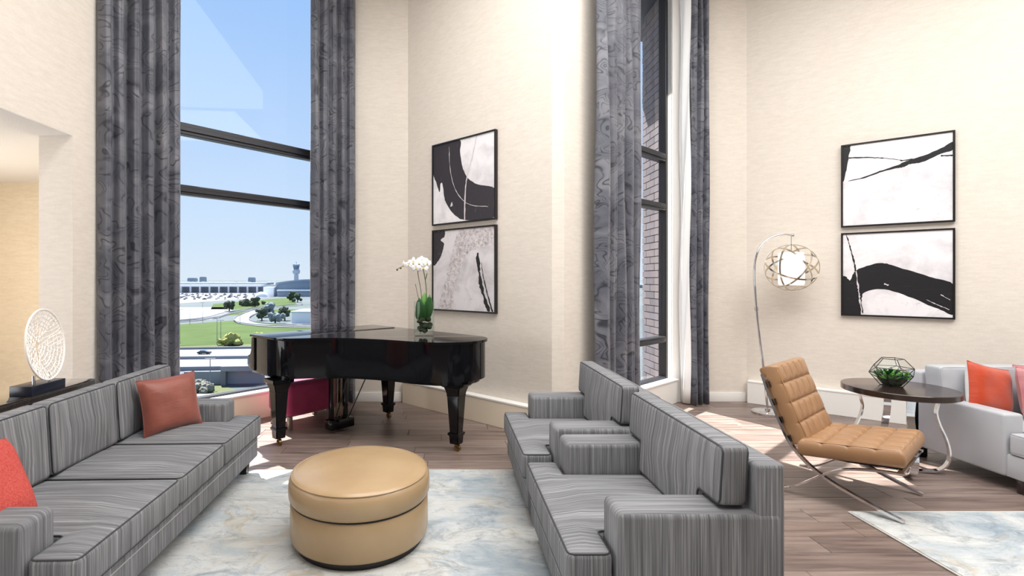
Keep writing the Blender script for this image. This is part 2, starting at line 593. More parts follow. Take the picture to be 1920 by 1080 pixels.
def ribbon(name, pts, thick, wdir, width, mat, parent=None):
    """flat bar bent along pts, extruded by width along wdir"""
    pts = [Vector(p) for p in pts]
    wd = Vector(wdir).normalized()
    bm = bmesh.new()
    rings = []
    n = len(pts)
    for i in range(n):
        t = (pts[min(i + 1, n - 1)] - pts[max(i - 1, 0)]).normalized()
        nn = t.cross(wd).normalized()
        rings.append([bm.verts.new(pts[i] + nn * a * thick / 2 + wd * b * width / 2) for a, b in ((-1, -1), (1, -1), (1, 1), (-1, 1))])
    for a, b in zip(rings, rings[1:]):
        for k in range(4):
            bm.faces.new((a[k], a[(k + 1) % 4], b[(k + 1) % 4], b[k]))
    bm.faces.new(rings[0][::-1])
    bm.faces.new(rings[-1])
    return finish(name, bm, mat, parent, True, 50)
def spline(pts, n=8, closed=False):
    """Catmull-Rom through pts"""
    P = [Vector(p) for p in pts]
    out = []
    m = len(P)
    for i in range(m if closed else m - 1):
        if closed:
            p0, p1, p2, p3 = P[(i - 1) % m], P[i], P[(i + 1) % m], P[(i + 2) % m]
        else:
            p0, p1, p2, p3 = P[max(i - 1, 0)], P[i], P[i + 1], P[min(i + 2, m - 1)]
        for k in range(n):
            t = k / n
            out.append(0.5 * ((2 * p1) + (p2 - p0) * t + (2 * p0 - 5 * p1 + 4 * p2 - p3) * t * t + (3 * p1 - p0 - 3 * p2 + p3) * t ** 3))
    if not closed:
        out.append(P[-1])
    return out
def outline_rect(xs, ys, inside):
    """boundary loop of grid cells (counter-clockwise)"""
    edges = {}
    nx, ny = len(xs) - 1, len(ys) - 1
    def ins(i, j):
        return 0 <= i < nx and 0 <= j < ny and inside((xs[i] + xs[i + 1]) / 2, (ys[j] + ys[j + 1]) / 2)
    for i in range(nx):
        for j in range(ny):
            if ins(i, j):
                if not ins(i, j - 1): edges[(i, j)] = (i + 1, j)
                if not ins(i + 1, j): edges[(i + 1, j)] = (i + 1, j + 1)
                if not ins(i, j + 1): edges[(i + 1, j + 1)] = (i, j + 1)
                if not ins(i - 1, j): edges[(i, j + 1)] = (i, j)
    st = next(iter(edges))
    loop = [st]
    while edges[loop[-1]] != st:
        loop.append(edges[loop[-1]])
    pts = [Vector((xs[i], ys[j])) for i, j in loop]
    res = []
    n = len(pts)
    for k in range(n):
        a, b, c = pts[k - 1], pts[k], pts[(k + 1) % n]
        if abs((b - a).x * (c - b).y - (b - a).y * (c - b).x) > 1e-9:
            res.append(b)
    return res
def seg_dist(p, a, b):
    ab = b - a
    t = max(0, min(1, (p - a).dot(ab) / ab.length_squared))
    return (p - a - ab * t).length
def lin(a, b, n):
    return [a + (b - a) * i / n for i in range(n + 1)]
def grid_lines(stops, step):
    out = [stops[0]]
    for a, b in zip(stops, stops[1:]):
        n = max(1, round((b - a) / step))
        out += lin(a, b, n)[1:]
    return out
def slab(name, xst, yst, inside, z0, z1, r, bulge, mat, parent, xf=None, pipe=None, pipe_both=True, wob=0.0):
    """upholstered cushion of a rectilinear outline with rounded edges, crowned faces and piping"""
    xs, ys = grid_lines(xst, 0.085), grid_lines(yst, 0.085)
    bm = bmesh.new()
    T, B = {}, {}
    def g(D, i, j, z):
        if (i, j) not in D:
            D[(i, j)] = bm.verts.new((xs[i], ys[j], z))
        return D[(i, j)]
    nx, ny = len(xs) - 1, len(ys) - 1
    def ins(i, j):
        return 0 <= i < nx and 0 <= j < ny and inside((xs[i] + xs[i + 1]) / 2, (ys[j] + ys[j + 1]) / 2)
    for i in range(nx):
        for j in range(ny):
            if not ins(i, j):
                continue
            q = ((i, j), (i + 1, j), (i + 1, j + 1), (i, j + 1))
            bm.faces.new([g(T, *c, z1) for c in q])
            bm.faces.new([g(B, *c, z0) for c in q][::-1])
            for (ni, nj, a, b) in ((i, j - 1, 0, 1), (i + 1, j, 1, 2), (i, j + 1, 2, 3), (i - 1, j, 3, 0)):
                if not ins(ni, nj):
                    bm.faces.new((g(B, *q[a], z0), g(B, *q[b], z0), g(T, *q[b], z1), g(T, *q[a], z1)))
    bmesh.ops.recalc_face_normals(bm, faces=bm.faces[:])
    ed = [e for e in bm.edges if len(e.link_faces) == 2 and e.calc_face_angle() > 0.5]
    bmesh.ops.bevel(bm, geom=ed, offset=r, segments=3, profile=0.5, affect='EDGES')
    ol = outline_rect(xs, ys, inside)
    zm = (z0 + z1) / 2
    for v in bm.verts:
        p = Vector((v.co.x, v.co.y))
        d = min(seg_dist(p, ol[k], ol[(k + 1) % len(ol)]) for k in range(len(ol)))
        s = min(1, max(0, d - r * 0.6) / 0.22)
        s = s * s * (3 - 2 * s)
        w = wob * (math.sin(p.x * 17 + p.y * 9) + math.sin(p.y * 21 - p.x * 5)) * s
        if v.co.z > zm:
            v.co.z += bulge * s + w
        else:
            v.co.z -= bulge * 0.3 * s
    if xf:
        for v in bm.verts:
            v.co = xf(v.co)
    o = finish(name, bm, mat, parent, True, 60)
    if pipe:
        k = r * 0.30
        n = len(ol)
        for zz in ((z1 - k, z0 + k) if pipe_both else (z1 - k,)):
            pts = []
            for i in range(n):
                a, b, c = ol[i - 1], ol[i], ol[(i + 1) % n]
                d1, d2 = (b - a).normalized(), (c - b).normalized()
                n1, n2 = Vector((-d1.y, d1.x)), Vector((-d2.y, d2.x))
                cv = d1.x * d2.y - d1.y * d2.x
                pin = b + (n1 + n2) * k
                rr = r * 0.8
                pts += [pin - d1 * rr, pin - d1 * rr * 0.3 + d2 * rr * 0.3, pin + d2 * rr]
            pts = [Vector((p.x, p.y, zz)) for p in pts]
            dense = []
            for i in range(len(pts)):
                a, b = pts[i], pts[(i + 1) % len(pts)]
                m = max(1, int((b - a).length / 0.1))
                dense += [a.lerp(b, q / m) for q in range(m)]
            if xf:
                dense = [xf(p) for p in dense]
            tube('piping', dense, 0.0042, pipe, o, 6, True)
    return o
def pillow(name, w, h, t, mat, parent=None, mat2=None, loc=None, rot=None, seed=1):
    """scatter cushion: two crowned faces meeting in a seam with pulled corners, in its own xy plane"""
    rr = random.Random(seed)
    n = 18
    def pt(i, j, sgn):
        u, v = i / n * 2 - 1, j / n * 2 - 1
        px = u * w / 2 * (1 - 0.07 * (1 - v * v) * abs(u) ** 3)
        py = v * h / 2 * (1 - 0.07 * (1 - u * u) * abs(v) ** 3)
        z = t / 2 * (max(0, (1 - u ** 4)) * max(0, (1 - v ** 4))) ** 0.62
        z += 0.006 * math.sin(5 * u + seed) * math.sin(4 * v + 2 * seed) * (1 - u * u) * (1 - v * v)
        rr_ = (abs(u) ** 6 + abs(v) ** 6)
        return Vector((px, py, sgn * z + 0.0 * rr_))
    def half(sgn):
        bm = bmesh.new()
        V = [[bm.verts.new(pt(i, j, sgn)) for j in range(n + 1)] for i in range(n + 1)]
        for i in range(n):
            for j in range(n):
                f = (V[i][j], V[i + 1][j], V[i + 1][j + 1], V[i][j + 1])
                bm.faces.new(f if sgn > 0 else f[::-1])
        return bm
    per = [pt(i, 0, 0) for i in range(n)] + [pt(n, j, 0) for j in range(n)] + [pt(n - i, n, 0) for i in range(n)] + [pt(0, n - j, 0) for j in range(n)]
    def fin(nm, bm, m, par):
        me = bpy.data.meshes.new(nm)
        bm.to_mesh(me)
        bm.free()
        me.polygons.foreach_set('use_smooth', [True] * len(me.polygons))
        return link(nm, me, m, par)
    root = bpy.data.objects.new(name, None)
    C.objects.link(root)
    root.empty_display_size = 0.1
    fin('front_cover', half(1), mat, root)
    fin('back_cover', half(-1), mat2 or mat, root)
    tube('seam', per, 0.003, mat, root, 6, True)
    if loc:
        root.location = loc
    if rot:
        root.rotation_euler = rot
    return root
def seg_frame(p0, p1):
    d = Vector((p1[0] - p0[0], p1[1] - p0[1]))
    L = d.length
    d.normalize()
    n = Vector((-d.y, d.x))           # outward (left of travel)
    def xf(v):
        return Vector((p0[0] + d.x * v.x + n.x * v.y, p0[1] + d.y * v.x + n.y * v.y, v.z))
    return L, d, n, xf
def copy_tree(o, parent=None):
    c = o.copy()
    C.objects.link(c)
    c.parent = parent
    for ch in list(o.children):
        copy_tree(ch, c)
    return c

# ================================================================== THE ROOM
HT = 5.55
C1 = (-0.479, 6.37)
C2a = (1.056, 4.914)
C2b = (1.178, 4.914)
E2 = (2.904, 6.40)
C3 = (3.87, 6.37)
E1 = (-1.49, 6.37)
W1s = (-3.08, 4.636)
dR = Vector((0.766, -0.643))
R_end = (C3[0] + dR.x * 5.2, C3[1] + dR.y * 5.2)

floor = struct(box('floor', -6.2, 8.2, -3.2, 6.72, -0.25, -0.012, 'mortar'))
# oak-grey planks laid across the room
PW = 0.18
def plank_mesh(L):
    bm = bmesh.new()
    add_box(bm, 0, L, 0, PW - 0.003, -0.012, 0, 0.0015, 1)
    bmesh.ops.recalc_face_normals(bm, faces=bm.faces[:])
    me = bpy.data.meshes.new('plank')
    bm.to_mesh(me)
    bm.free()
    me.materials.append(MATS['planks'])
    return me
PL = {L: plank_mesh(L - 0.003) for L in (0.9, 1.2, 1.5)}
far_bm = bmesh.new()
rowi = 0
yy = -3.1
while yy < 6.65:
    xx = -6.1 + R.uniform(-0.6, 0.0)
    while xx < 8.0:
        L = R.choice((0.9, 1.2, 1.5))
        vis = yy > 2.55 and ((xx + L > -2.3 and xx < 6.0))
        if vis:
            o = bpy.data.objects.new('plank', PL[L])
            C.objects.link(o)
            o.location = (xx, yy, 0)
            o.parent = floor
        else:
            add_box(far_bm, xx, xx + L - 0.003, yy, yy + PW - 0.003, -0.012, 0)
        xx += L
    yy += PW
    rowi += 1
fo = finish('plank_field', far_bm, 'planks', floor, False)
fo['kind'] = 'stuff'

struct(box('ceiling', -6.2, 8.2, -3.2, 6.9, HT, HT + 0.2, 'ceiling_white'))
# wall with the big left window
L1, d1, n1, x1 = seg_frame(W1s, E1)
OP0, OP1 = 0.22, L1 - 0.06
bm = bmesh.new()
add_box(bm, -0.05, OP0, 0, 0.2, 0, HT, xf=x1)
add_box(bm, OP1, L1 + 0.1, 0.0, 0.2, 0, HT, xf=x1)
add_box(bm, OP0, OP1, 0, 0.2, 0, 0.26, xf=x1)
add_box(bm, OP0, OP1, 0, 0.2, 5.3, HT, xf=x1)
struct(finish('wall_window_left', bm, 'wallpaper', None, False))
bm = bmesh.new()
add_box(bm, -0.02, L1 - 0.12, -0.10, -0.001, 0, 0.285, 0.004, 1, xf=x1)
s1 = struct(finish('trim_1', bm, 'cream_panel', None, False), 'cream boxed ledge under the large left window')
bm = bmesh.new()
add_box(bm, -0.02, L1 - 0.12, -0.115, -0.001, 0.285, 0.305, 0.003, 1, xf=x1)
finish('window_sill', bm, 'window_sill_white', s1, False)
# back walls parallel to the picture plane
struct(box('wall_back_left', E1[0] - 0.0, C1[0] + 0.03, 6.37, 6.57, 0, HT, 'wallpaper'))
struct(box('wall_back_right', E2[0], C3[0] + 0.03, 6.37, 6.57, 0, HT, 'wallpaper'))
# picture wall, left, with its blunt outer corner
prism_pts = [C1, C2a, C2b, (C2b[0] + 0.13, C2b[1] + 0.12), (1.1, 5.3), (C1[0] + 0.18, C1[1] + 0.2)]
struct(prism('wall_picture_left', prism_pts, 0, HT, 'wallpaper', angle=10))
# window wall, right
L2, d2, n2, x2 = seg_frame(C2b, E2)
W0, W1 = 0.78, L2 - 0.02
bm = bmesh.new()
add_box(bm, 0.0, W0, 0, 0.16, 0, HT, xf=x2)
add_box(bm, W0, L2, 0, 0.16, 0, 0.26, xf=x2)
add_box(bm, W0, L2, 0, 0.16, 5.3, HT, xf=x2)
struct(finish('wall_window_right', bm, 'wallpaper', None, False))
bm = bmesh.new()
add_box(bm, 0.5, L2 - 0.01, -0.10, -0.001, 0, 0.285, 0.004, 1, xf=x2)
s2 = struct(finish('trim_2', bm, 'white_trim', None, False), 'white boxed ledge under the narrow right window')
bm = bmesh.new()
add_box(bm, 0.5, L2 - 0.01, -0.115, -0.001, 0.285, 0.305, 0.003, 1, xf=x2)
finish('window_sill', bm, 'window_sill_white', s2, False)
# white painted reveal beside the right window
struct(box('trim_3', E2[0] + 0.004, 3.12, 6.35, 6.369, 0.0, HT, 'white_trim'), 'white painted reveal board beside the narrow window')
# right picture wall
LR, dRr, nR, xR = seg_frame(C3, R_end)
bm = bmesh.new()
add_box(bm, 0, LR, 0, 0.2, 0, HT, xf=xR)
struct(finish('wall_picture_right', bm, 'wallpaper', None, False))
struct(box('wall_right', R_end[0], R_end[0] + 0.2, -3.2, R_end[1] + 0.1, 0, HT, 'wallpaper'))
struct(box('wall_rear', -6.2, R_end[0] + 0.2, -3.4, -3.2, 0, HT, 'taupe_panel'))
# left wall over the opening into the alcove
SOF = 2.755
bm = bmesh.new()
add_box(bm, -3.36, -3.08, -3.2, 4.10, SOF, HT)
add_box(bm, -3.36, -3.08, 4.10, 4.75, 0, HT)
struct(finish('wall_left', bm, 'wallpaper', None, False))
struct(box('wall_alcove_back', -6.2, -4.65, 6.07, 6.27, 0, SOF + 0.15, 'wallpaper_alcove'))
struct(box('wall_alcove_side', -6.4, -6.2, -3.2, 6.27, 0, SOF + 0.15, 'wallpaper_alcove'))
Lr_, dr_, nr_, xr_ = seg_frame((-4.72, 6.12), (-3.36, 4.74))
bm = bmesh.new()
add_box(bm, 0, Lr_, 0, 0.12, 0, SOF + 0.15, xf=xr_)
struct(finish('wall_alcove_return', bm, 'wallpaper_alcove', None, False))
struct(prism('ceiling_alcove', [(-6.2, -3.2), (-3.361, -3.2), (-3.361, 4.74), (-4.66, 6.07), (-6.2, 6.07)], SOF, SOF + 0.15, 'stipple'))
box('soffit_skin', -3.36, -3.081, -3.2, 4.099, SOF - 0.004, SOF - 0.0005, 'stipple', bpy.data.objects['ceiling_alcove'])
# baseboards
struct(box('baseboard_back_left', E1[0] + 0.1, C1[0] - 0.08, 6.352, 6.369, 0, 0.12, 'white_trim', r=0.004))
struct(box('baseboard_back_right', 3.125, C3[0] - 0.02, 6.352, 6.369, 0, 0.12, 'white_trim', r=0.004))
LA, dA, nA, xA = seg_frame(C1, C2a)
bm = bmesh.new()
add_box(bm, 0.0, LA + 0.0, -0.10, -0.001, 0, 0.265, 0.004, 1, xf=xA)
bA = struct(finish('baseboard_picture_left', bm, 'cream_panel', None, False), 'tall boxed skirting under the two left pictures')
bm = bmesh.new()
add_box(bm, 0.0, LA, -0.105, -0.001, 0.265, 0.288, 0.004, 1, xf=xA)
finish('skirting_cap', bm, 'white_trim', bA, False)
bm = bmesh.new()
add_box(bm, 0.02, LR, -0.09, -0.001, 0, 0.262, 0.004, 1, xf=xR)
bR = struct(finish('baseboard_picture_right', bm, 'white_trim', None, False), 'tall boxed skirting under the two right pictures')
bm = bmesh.new()
add_box(bm, 0.02, LR, -0.095, -0.001, 0.262, 0.285, 0.004, 1, xf=xR)
finish('skirting_cap', bm, 'white_trim', bR, False)

# windows
def window(name, xf, s0, s1, z0, z1, bars, thick=0.1, stile=0.07):
    root = bpy.data.objects.new(name, None)
    C.objects.link(root)
    struct(root)
    def bar(nm, a, b, c, d, y0=0.02, y1=0.12):
        bm = bmesh.new()
        add_box(bm, a, b, y0, y1, c, d, 0.006, 1, xf=xf)
        # glazing bead, stepped forward of the bar
        h = min(b - a, d - c)
        if (b - a) > (d - c):
            add_box(bm, a, b, y0 - 0.018, y0 + 0.01, c + h * 0.28, d - h * 0.36, 0.003, 1, xf=xf)
        return finish(nm, bm, 'window_metal', root, False)
    bar('stile', s0, s0 + stile, z0, z1)
    bar('stile', s1 - stile, s1, z0, z1)
    zs = []
    bar('rail', s0 + stile, s1 - stile, z0, z0 + 0.06)
    bar('rail', s0 + stile, s1 - stile, z1 - 0.06, z1)
    lo = z0 + 0.06
    for (bz, bh) in bars + [(z1 - 0.06, 0)]:
        bm = bmesh.new()
        add_box(bm, s0 + stile, s1 - stile, 0.07, 0.078, lo, bz, xf=xf)
        finish('pane', bm, 'glass_pane', root, False)
        if bh:
            bar('transom', s0 + stile, s1 - stile, bz, bz + bh)
            lo = bz + bh
    return root
window('window_1', x1, OP0, OP1, 0.26, 5.3, [(2.44, 0.10), (3.06, 0.12)])
window('window_2', x2, W0, W1, 0.26, 5.3, [(0.76, 0.08), (2.45, 0.09), (3.08, 0.10)], stile=0.06)

# ================================================================== OUTSIDE: brick pier beside the right window
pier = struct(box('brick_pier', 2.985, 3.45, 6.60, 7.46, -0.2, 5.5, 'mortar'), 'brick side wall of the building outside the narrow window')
def brick_mesh(L):
    bm = bmesh.new()
    add_box(bm, -0.03, 0.0, 0, L, 0, 0.088)
    bmesh.ops.recalc_face_normals(bm, faces=bm.faces[:])
    me = bpy.data.meshes.new('brick')
    bm.to_mesh(me)
    bm.free()
    me.materials.append(MATS['brick_clay'])
    return me
BF, BH = brick_mesh(0.275), brick_mesh(0.13)
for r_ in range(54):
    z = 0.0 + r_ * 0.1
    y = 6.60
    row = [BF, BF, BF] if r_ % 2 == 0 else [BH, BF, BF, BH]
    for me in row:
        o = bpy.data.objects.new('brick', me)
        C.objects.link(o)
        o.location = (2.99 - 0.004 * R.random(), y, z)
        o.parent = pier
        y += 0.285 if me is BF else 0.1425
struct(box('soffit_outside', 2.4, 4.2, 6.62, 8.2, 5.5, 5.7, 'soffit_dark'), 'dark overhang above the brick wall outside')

# ================================================================== OUTSIDE: the airport plain, 24 m below
G = -24.0
def gp(u, v, dz=0.0):
    Y = FPX * (1.56 - G - dz) / (v - 525.0)
    return Vector(((u - 835) / FPX * Y, Y, G + dz))
def patch(name, pts, mat, label, dz=0.05, th=0.3):
    P = [gp(u, v) for u, v in pts]
    o = prism(name, [(p.x, p.y) for p in P], G + dz - th, G + dz, mat)
    return struct(o, label)
struct(box('ground_outside', -16000, 16000, 60, 26000, G - 2, G, 'far_land'), 'haze-tinted flat land reaching the horizon')
patch('grass_lawn', [(0, 659), (880, 633), (880, 618), (560, 613.5), (505, 606), (440, 601), (290, 612), (0, 618)], 'grass_field', 'wide green lawn beyond the highway')
patch('verge_near', [(0, 800), (470, 742), (400, 716), (345, 704), (0, 712)], 'grass_dry', 'grass slope at the foot of the building')
patch('verge_strip', [(0, 664), (880, 639), (880, 635), (0, 657)], 'grass_dry', 'thin grass verge along the highway')
patch('highway', [(0, 702), (900, 680), (900, 642), (0, 664)], 'road_pale', 'pale multi-lane highway crossing below the window', 0.06)
patch('road_lower', [(330, 702), (420, 722), (900, 716), (900, 684), (330, 694)], 'road_grey', 'grey sunken road below the highway', 0.04)
patch('parking_lot', [(0, 608), (395, 600), (440, 584), (420, 576), (0, 577)], 'paving_pale', 'pale empty parking lot left of the lawn')
patch('apron', [(0, 573), (290, 572), (520, 556), (500, 548), (0, 550)], 'paving_pale', 'pale airport apron in front of the long terminal')
patch('grass_strip', [(395, 580), (470, 580), (560, 574), (545, 558), (480, 563), (400, 570)], 'grass_field', 'green strip between the ramps and the apron')
patch('grass_island', [(415, 592), (455, 590), (470, 584), (440, 581)], 'grass_field', 'small green island beside the ramp')
patch('grass_mound', [(490, 592), (530, 590), (560, 580), (505, 580)], 'grass_field', 'green mound beside the curving ramp')
# curving ramp and the bridge it feeds
def road_strip(name, pts, w, mat, label, dz=0.3):
    P = [gp(u, v) for u, v in pts]
    P = spline(P, 8)
    Lf, Rt = [], []
    for i, p in enumerate(P):
        t = (P[min(i + 1, len(P) - 1)] - P[max(i - 1, 0)]).normalized()
        n = Vector((-t.y, t.x, 0))
        Lf.append(p + n * w / 2)
        Rt.append(p - n * w / 2)
    bm = bmesh.new()
    a = [bm.verts.new((p.x, p.y, G + dz)) for p in Lf]
    b = [bm.verts.new((p.x, p.y, G + dz)) for p in Rt]
    a2 = [bm.verts.new((p.x, p.y, G + dz - 0.4)) for p in Lf]
    b2 = [bm.verts.new((p.x, p.y, G + dz - 0.4)) for p in Rt]
    for i in range(len(P) - 1):
        bm.faces.new((a[i], a[i + 1], b[i + 1], b[i]))
        bm.faces.new((a[i], a2[i], a2[i + 1], a[i + 1]))
        bm.faces.new((b[i], b[i + 1], b2[i + 1], b2[i]))
    o = struct(finish(name, bm, mat, None, True), label)
    for side in (Lf, Rt):
        tube('guard_rail', [Vector((p.x, p.y, G + dz + 0.6)) for p in side], 0.28, 'pole_grey', o, 6)
    return o
road_strip('ramp_road', [(560, 572), (500, 579), (462, 592), (455, 603), (490, 610), (560, 613), (640, 614)], 9, 'road_pale', 'curving pale ramp sweeping to the overpass')
road_strip('service_road', [(0, 614), (290, 606), (390, 598), (430, 588), (500, 576)], 6, 'concrete', 'narrow service road beside the parking lot')
# highway barriers
for i, (va, vb, hgt) in enumerate(((675, 670, 1.0), (657, 651, 0.9), (697, 690, 1.2))):
    a, b = gp(0, va + (va - vb) * 0.56), gp(900, vb - (va - vb) * 0.53)
    Lb, db, nb, xb = seg_frame((a.x, a.y), (b.x, b.y))
    bm = bmesh.new()
    add_box(bm, 0, Lb, -0.25, 0.25, G, G + hgt, 0.08, 1, xf=xb)
    tag(finish('highway_barrier', bm, 'concrete_shade_lift', None, False),
        ('long grey barrier between the highway carriageways', 'long grey barrier on the far edge of the highway', 'long grey barrier on the near edge of the highway')[i],
        'barrier', 'highway barriers')
# retaining wall and underpass portal
a, b = gp(345, 722), gp(640, 716)
Lb, db, nb, xb = seg_frame((a.x, a.y), (b.x, b.y))
rw = thing('underpass_portal', 'grey concrete underpass portal beside the sunken road', 'underpass', (0, 0, 0))
for nm, args in (('retaining_wall', (0, Lb * 0.5, 0, 1.0, G, G + 3.2)), ('lintel', (Lb * 0.24, Lb, -1.5, 1.2, G + 3.4, G + 4.6)),
                 ('pier', (Lb * 0.24, Lb * 0.27, -1.4, 1.0, G, G + 3.4)), ('pier', (Lb * 0.7, Lb * 0.73, -1.4, 1.0, G, G + 3.4))):
    bm = bmesh.new()
    add_box(bm, *args, xf=xb)
    finish(nm, bm, 'concrete_shade_lift' if nm != 'pier' else 'concrete', rw, False)
# car on the highway
def car_mesh_parts(root, c):
    bm = bmesh.new()
    add_prism(bm, [(-2.1, 0.3), (-2.1, 0.8), (-1.5, 0.95), (1.2, 0.95), (2.1, 0.75), (2.15, 0.3)], -0.85, 0.85)
    for v in bm.verts:
        v.co = Vector((v.co.x, v.co.z, v.co.y))
    finish('body', bm, c, root, False)
    bm = bmesh.new()
    add_prism(bm, [(-1.5, 0.95), (-1.0, 1.42), (0.3, 1.42), (1.0, 0.95)], -0.75, 0.75)
    for v in bm.verts:
        v.co = Vector((v.co.x, v.co.z, v.co.y))
    finish('cabin', bm, 'terminal_glass', root, False)
    for sx_ in (-1.3, 1.3):
        for sy in (-0.8, 0.8):
            bm = bmesh.new()
            add_tube(bm, [(sx_, sy - 0.1, 0.32), (sx_, sy + 0.1, 0.32)], 0.32, 10)
            finish('wheel', bm, 'strap_black', root, True)
p = gp(383, 664)
car = thing('car', 'dark car driving on the pale highway', 'car', (p.x, p.y, G + 0.06), 0.05)
car_mesh_parts(car, 'car_dark')
# parked cars, tiny
bm = bmesh.new()
add_prism(bm, [(-2.1, 0.0), (-2.1, 0.9), (-1.2, 1.0), (-0.8, 1.5), (0.6, 1.5), (1.1, 0.95), (2.1, 0.8), (2.1, 0.0)], -0.9, 0.9)
for v in bm.verts:
    v.co = Vector((v.co.x, v.co.z, v.co.y))
cm = [None] * 3
for i, c in enumerate(('car_white', 'car_dark', 'car_blue')):
    b2 = bm.copy()
    bmesh.ops.recalc_face_normals(b2, faces=b2.faces[:])
    cm[i] = bpy.data.meshes.new('parked_car')
    b2.to_mesh(cm[i])
    b2.free()
    cm[i].materials.append(MATS[c])
bm.free()
for i in range(128):
    p = gp(325, 552)
    p = p + Vector(((i // 8) * 13.0 + R.uniform(-2, 2), -(i % 8) * 33.0 + R.uniform(-6, 6), 0))
    ci = R.choice((0, 0, 1, 2))
    o = bpy.data.objects.new('parked_car', cm[ci])
    C.objects.link(o)
    o.location = (p.x, p.y, G + 0.05)
    o.scale = (1.3, 1.3, 1.3)
    o.rotation_euler = (0, 0, R.choice((0.3, 1.87)))
    rown = ('first', 'second', 'third', 'fourth', 'fifth', 'sixth', 'seventh', 'eighth')[i % 8]
    tag(o, 'tiny %s car parked in the %s row out from the long terminal' % (('white', 'dark', 'blue')[ci], rown), 'car', 'parked cars at the airport')
# long terminal
a, b = gp(0, 549), gp(494, 549)
Lb, db, nb, xb = seg_frame((a.x, a.y), (b.x, b.y))
Yt = a.y
def zpx(v, Y):
    return 1.56 + (525 - v) * Y / FPX
te = thing('terminal_building', 'long low white-roofed airport terminal on the left', 'building')
for nm, z0, z1, y0, y1, m in (('glass_wall', G, zpx(538, Yt), 0, 60, 'terminal_glass'), ('roof', zpx(537.5, Yt), zpx(534, Yt), -14, 75, 'terminal_white'),
                              ('upper_storey', zpx(533.8, Yt), zpx(530, Yt), 20, 60, 'terminal_grey')):
    bm = bmesh.new()
    add_box(bm, 0, Lb, y0, y1, z0, z1, xf=xb)
    finish(nm, bm, m, te, False)
for k in range(28):
    bm = bmesh.new()
    s = Lb * (k + 0.5) / 28
    add_box(bm, s - 1.5, s + 1.5, -10, -7, G, zpx(537.5, Yt), xf=xb)
    finish('column', bm, 'terminal_white', te, False)
# arched terminal
p0 = gp(506, 556)
Ya = p0.y
xa0, xa1 = p0.x, (640 - 835) / FPX * Ya
ar = thing('arched_terminal', 'arched terminal hall with curved pale roof below the tower', 'building')
zb = [zpx(530, Ya) + (zpx(523.5, Ya) - zpx(530, Ya)) * math.sin(PI * t / 12) for t in range(13)]
def arch(name, off, y0, y1, m, xo=0.0):
    bm = bmesh.new()
    xs_ = [xa0 + 8 + xo + (xa1 - xa0 - 2 * xo) * t / 12 for t in range(13)]
    top = [(xs_[t], zb[t] - off) for t in range(13)]
    pts = [(xs_[0], G)] + top + [(xs_[-1], G)]
    A_ = [bm.verts.new((x_, y0, z_)) for x_, z_ in pts]
    B_ = [bm.verts.new((x_, y1, z_)) for x_, z_ in pts]
    bm.faces.new(A_)
    bm.faces.new(B_[::-1])
    for i in range(len(pts)):
        j = (i + 1) % len(pts)
        bm.faces.new((A_[i], B_[i], B_[j], A_[j]))
    return finish(name, bm, m, ar, False)
arch('roof', 0, Ya + 2, Ya + 120, 'terminal_grey')
arch('glass_front', 3.2, Ya, Ya + 2.0, 'terminal_glass', 3)
box('canopy', xa0 + 14, xa1, Ya - 10, Ya, zpx(546, Ya), zpx(543, Ya), 'terminal_white', ar)
box('entrance_block', xa0 + 14, xa1, Ya - 8, Ya, G, zpx(547, Ya), 'terminal_grey', ar)
box('side_block', xa0 - 8, xa0 + 8, Ya - 6, Ya + 30, G, zpx(538, Ya), 'terminal_white', ar)
# control tower
Yw = 1150.0
tx = (555.5 - 835) / FPX * Yw
tw = thing('control_tower', 'pale concrete control tower rising above the airport', 'tower', (tx, Yw, G))
k_ = Yw / FPX
zt = lambda v: zpx(v, Yw) - G
lathe('shaft', [(0.01, 0), (4.6 * k_, 0), (4.2 * k_, zt(515)), (0.01, zt(515))], 'tower_concrete', tw, 8)
lathe('platform', [(0.01, zt(515)), (5.0 * k_, zt(514)), (7.0 * k_, zt(511)), (7.0 * k_, zt(507)), (5.2 * k_, zt(505)), (0.01, zt(505))], 'tower_concrete', tw, 12)
lathe('cab_glass', [(0.01, zt(505)), (4.8 * k_, zt(505)), (6.2 * k_, zt(498)), (0.01, zt(498))], 'terminal_glass', tw, 12)
lathe('cab_roof', [(0.01, zt(498)), (7.0 * k_, zt(498)), (6.6 * k_, zt(495.5)), (0.01, zt(495))], 'tower_concrete', tw, 12)
tube('antenna', [(0, 0, zt(495)), (0, 0, zt(491))], 0.6, 'pole_grey', tw, 6)
# white storage building
p = gp(547, 608)
wb = thing('storage_building', 'white flat-roofed storage building right of the ramp', 'building')
box('walls', p.x, p.x + 34, p.y, p.y + 25, G, G + 6.8, 'terminal_white', wb)
box('roof', p.x - 0.6, p.x + 34.6, p.y - 0.6, p.y + 25.6, G + 6.8, G + 7.4, 'tower_concrete', wb)
p = gp(490, 557)
lathe('dome_roof', [(9, 0), (8.5, 3), (6, 6), (3, 7.5), (0.01, 8)], 'terminal_white',
      thing('dome_tent', 'small white domed tent between the terminals', 'tent', (p.x, p.y, G)), 16)
# far buildings on the skyline
for (u, w, v, lab) in ((378, 8, 519, 'small grey block on the far skyline'), (358, 14, 521, 'low wide grey building on the far skyline'), (470, 10, 520, 'low grey block on the skyline left of the tower')):
    Yf = 3200
    X0 = (u - 835) / FPX * Yf
    fb = thing('skyline_building', lab, 'building', (X0, Yf, G), 0, 'buildings on the far skyline')
    hh = zpx(v, Yf) - G
    box('walls', -w * 1.7, w * 1.7, 0, 40, 0, hh * 0.9, 'terminal_grey', fb)
    box('roof', -w * 1.5, w * 1.5, 2, 38, hh * 0.9, hh, 'tower_concrete', fb)
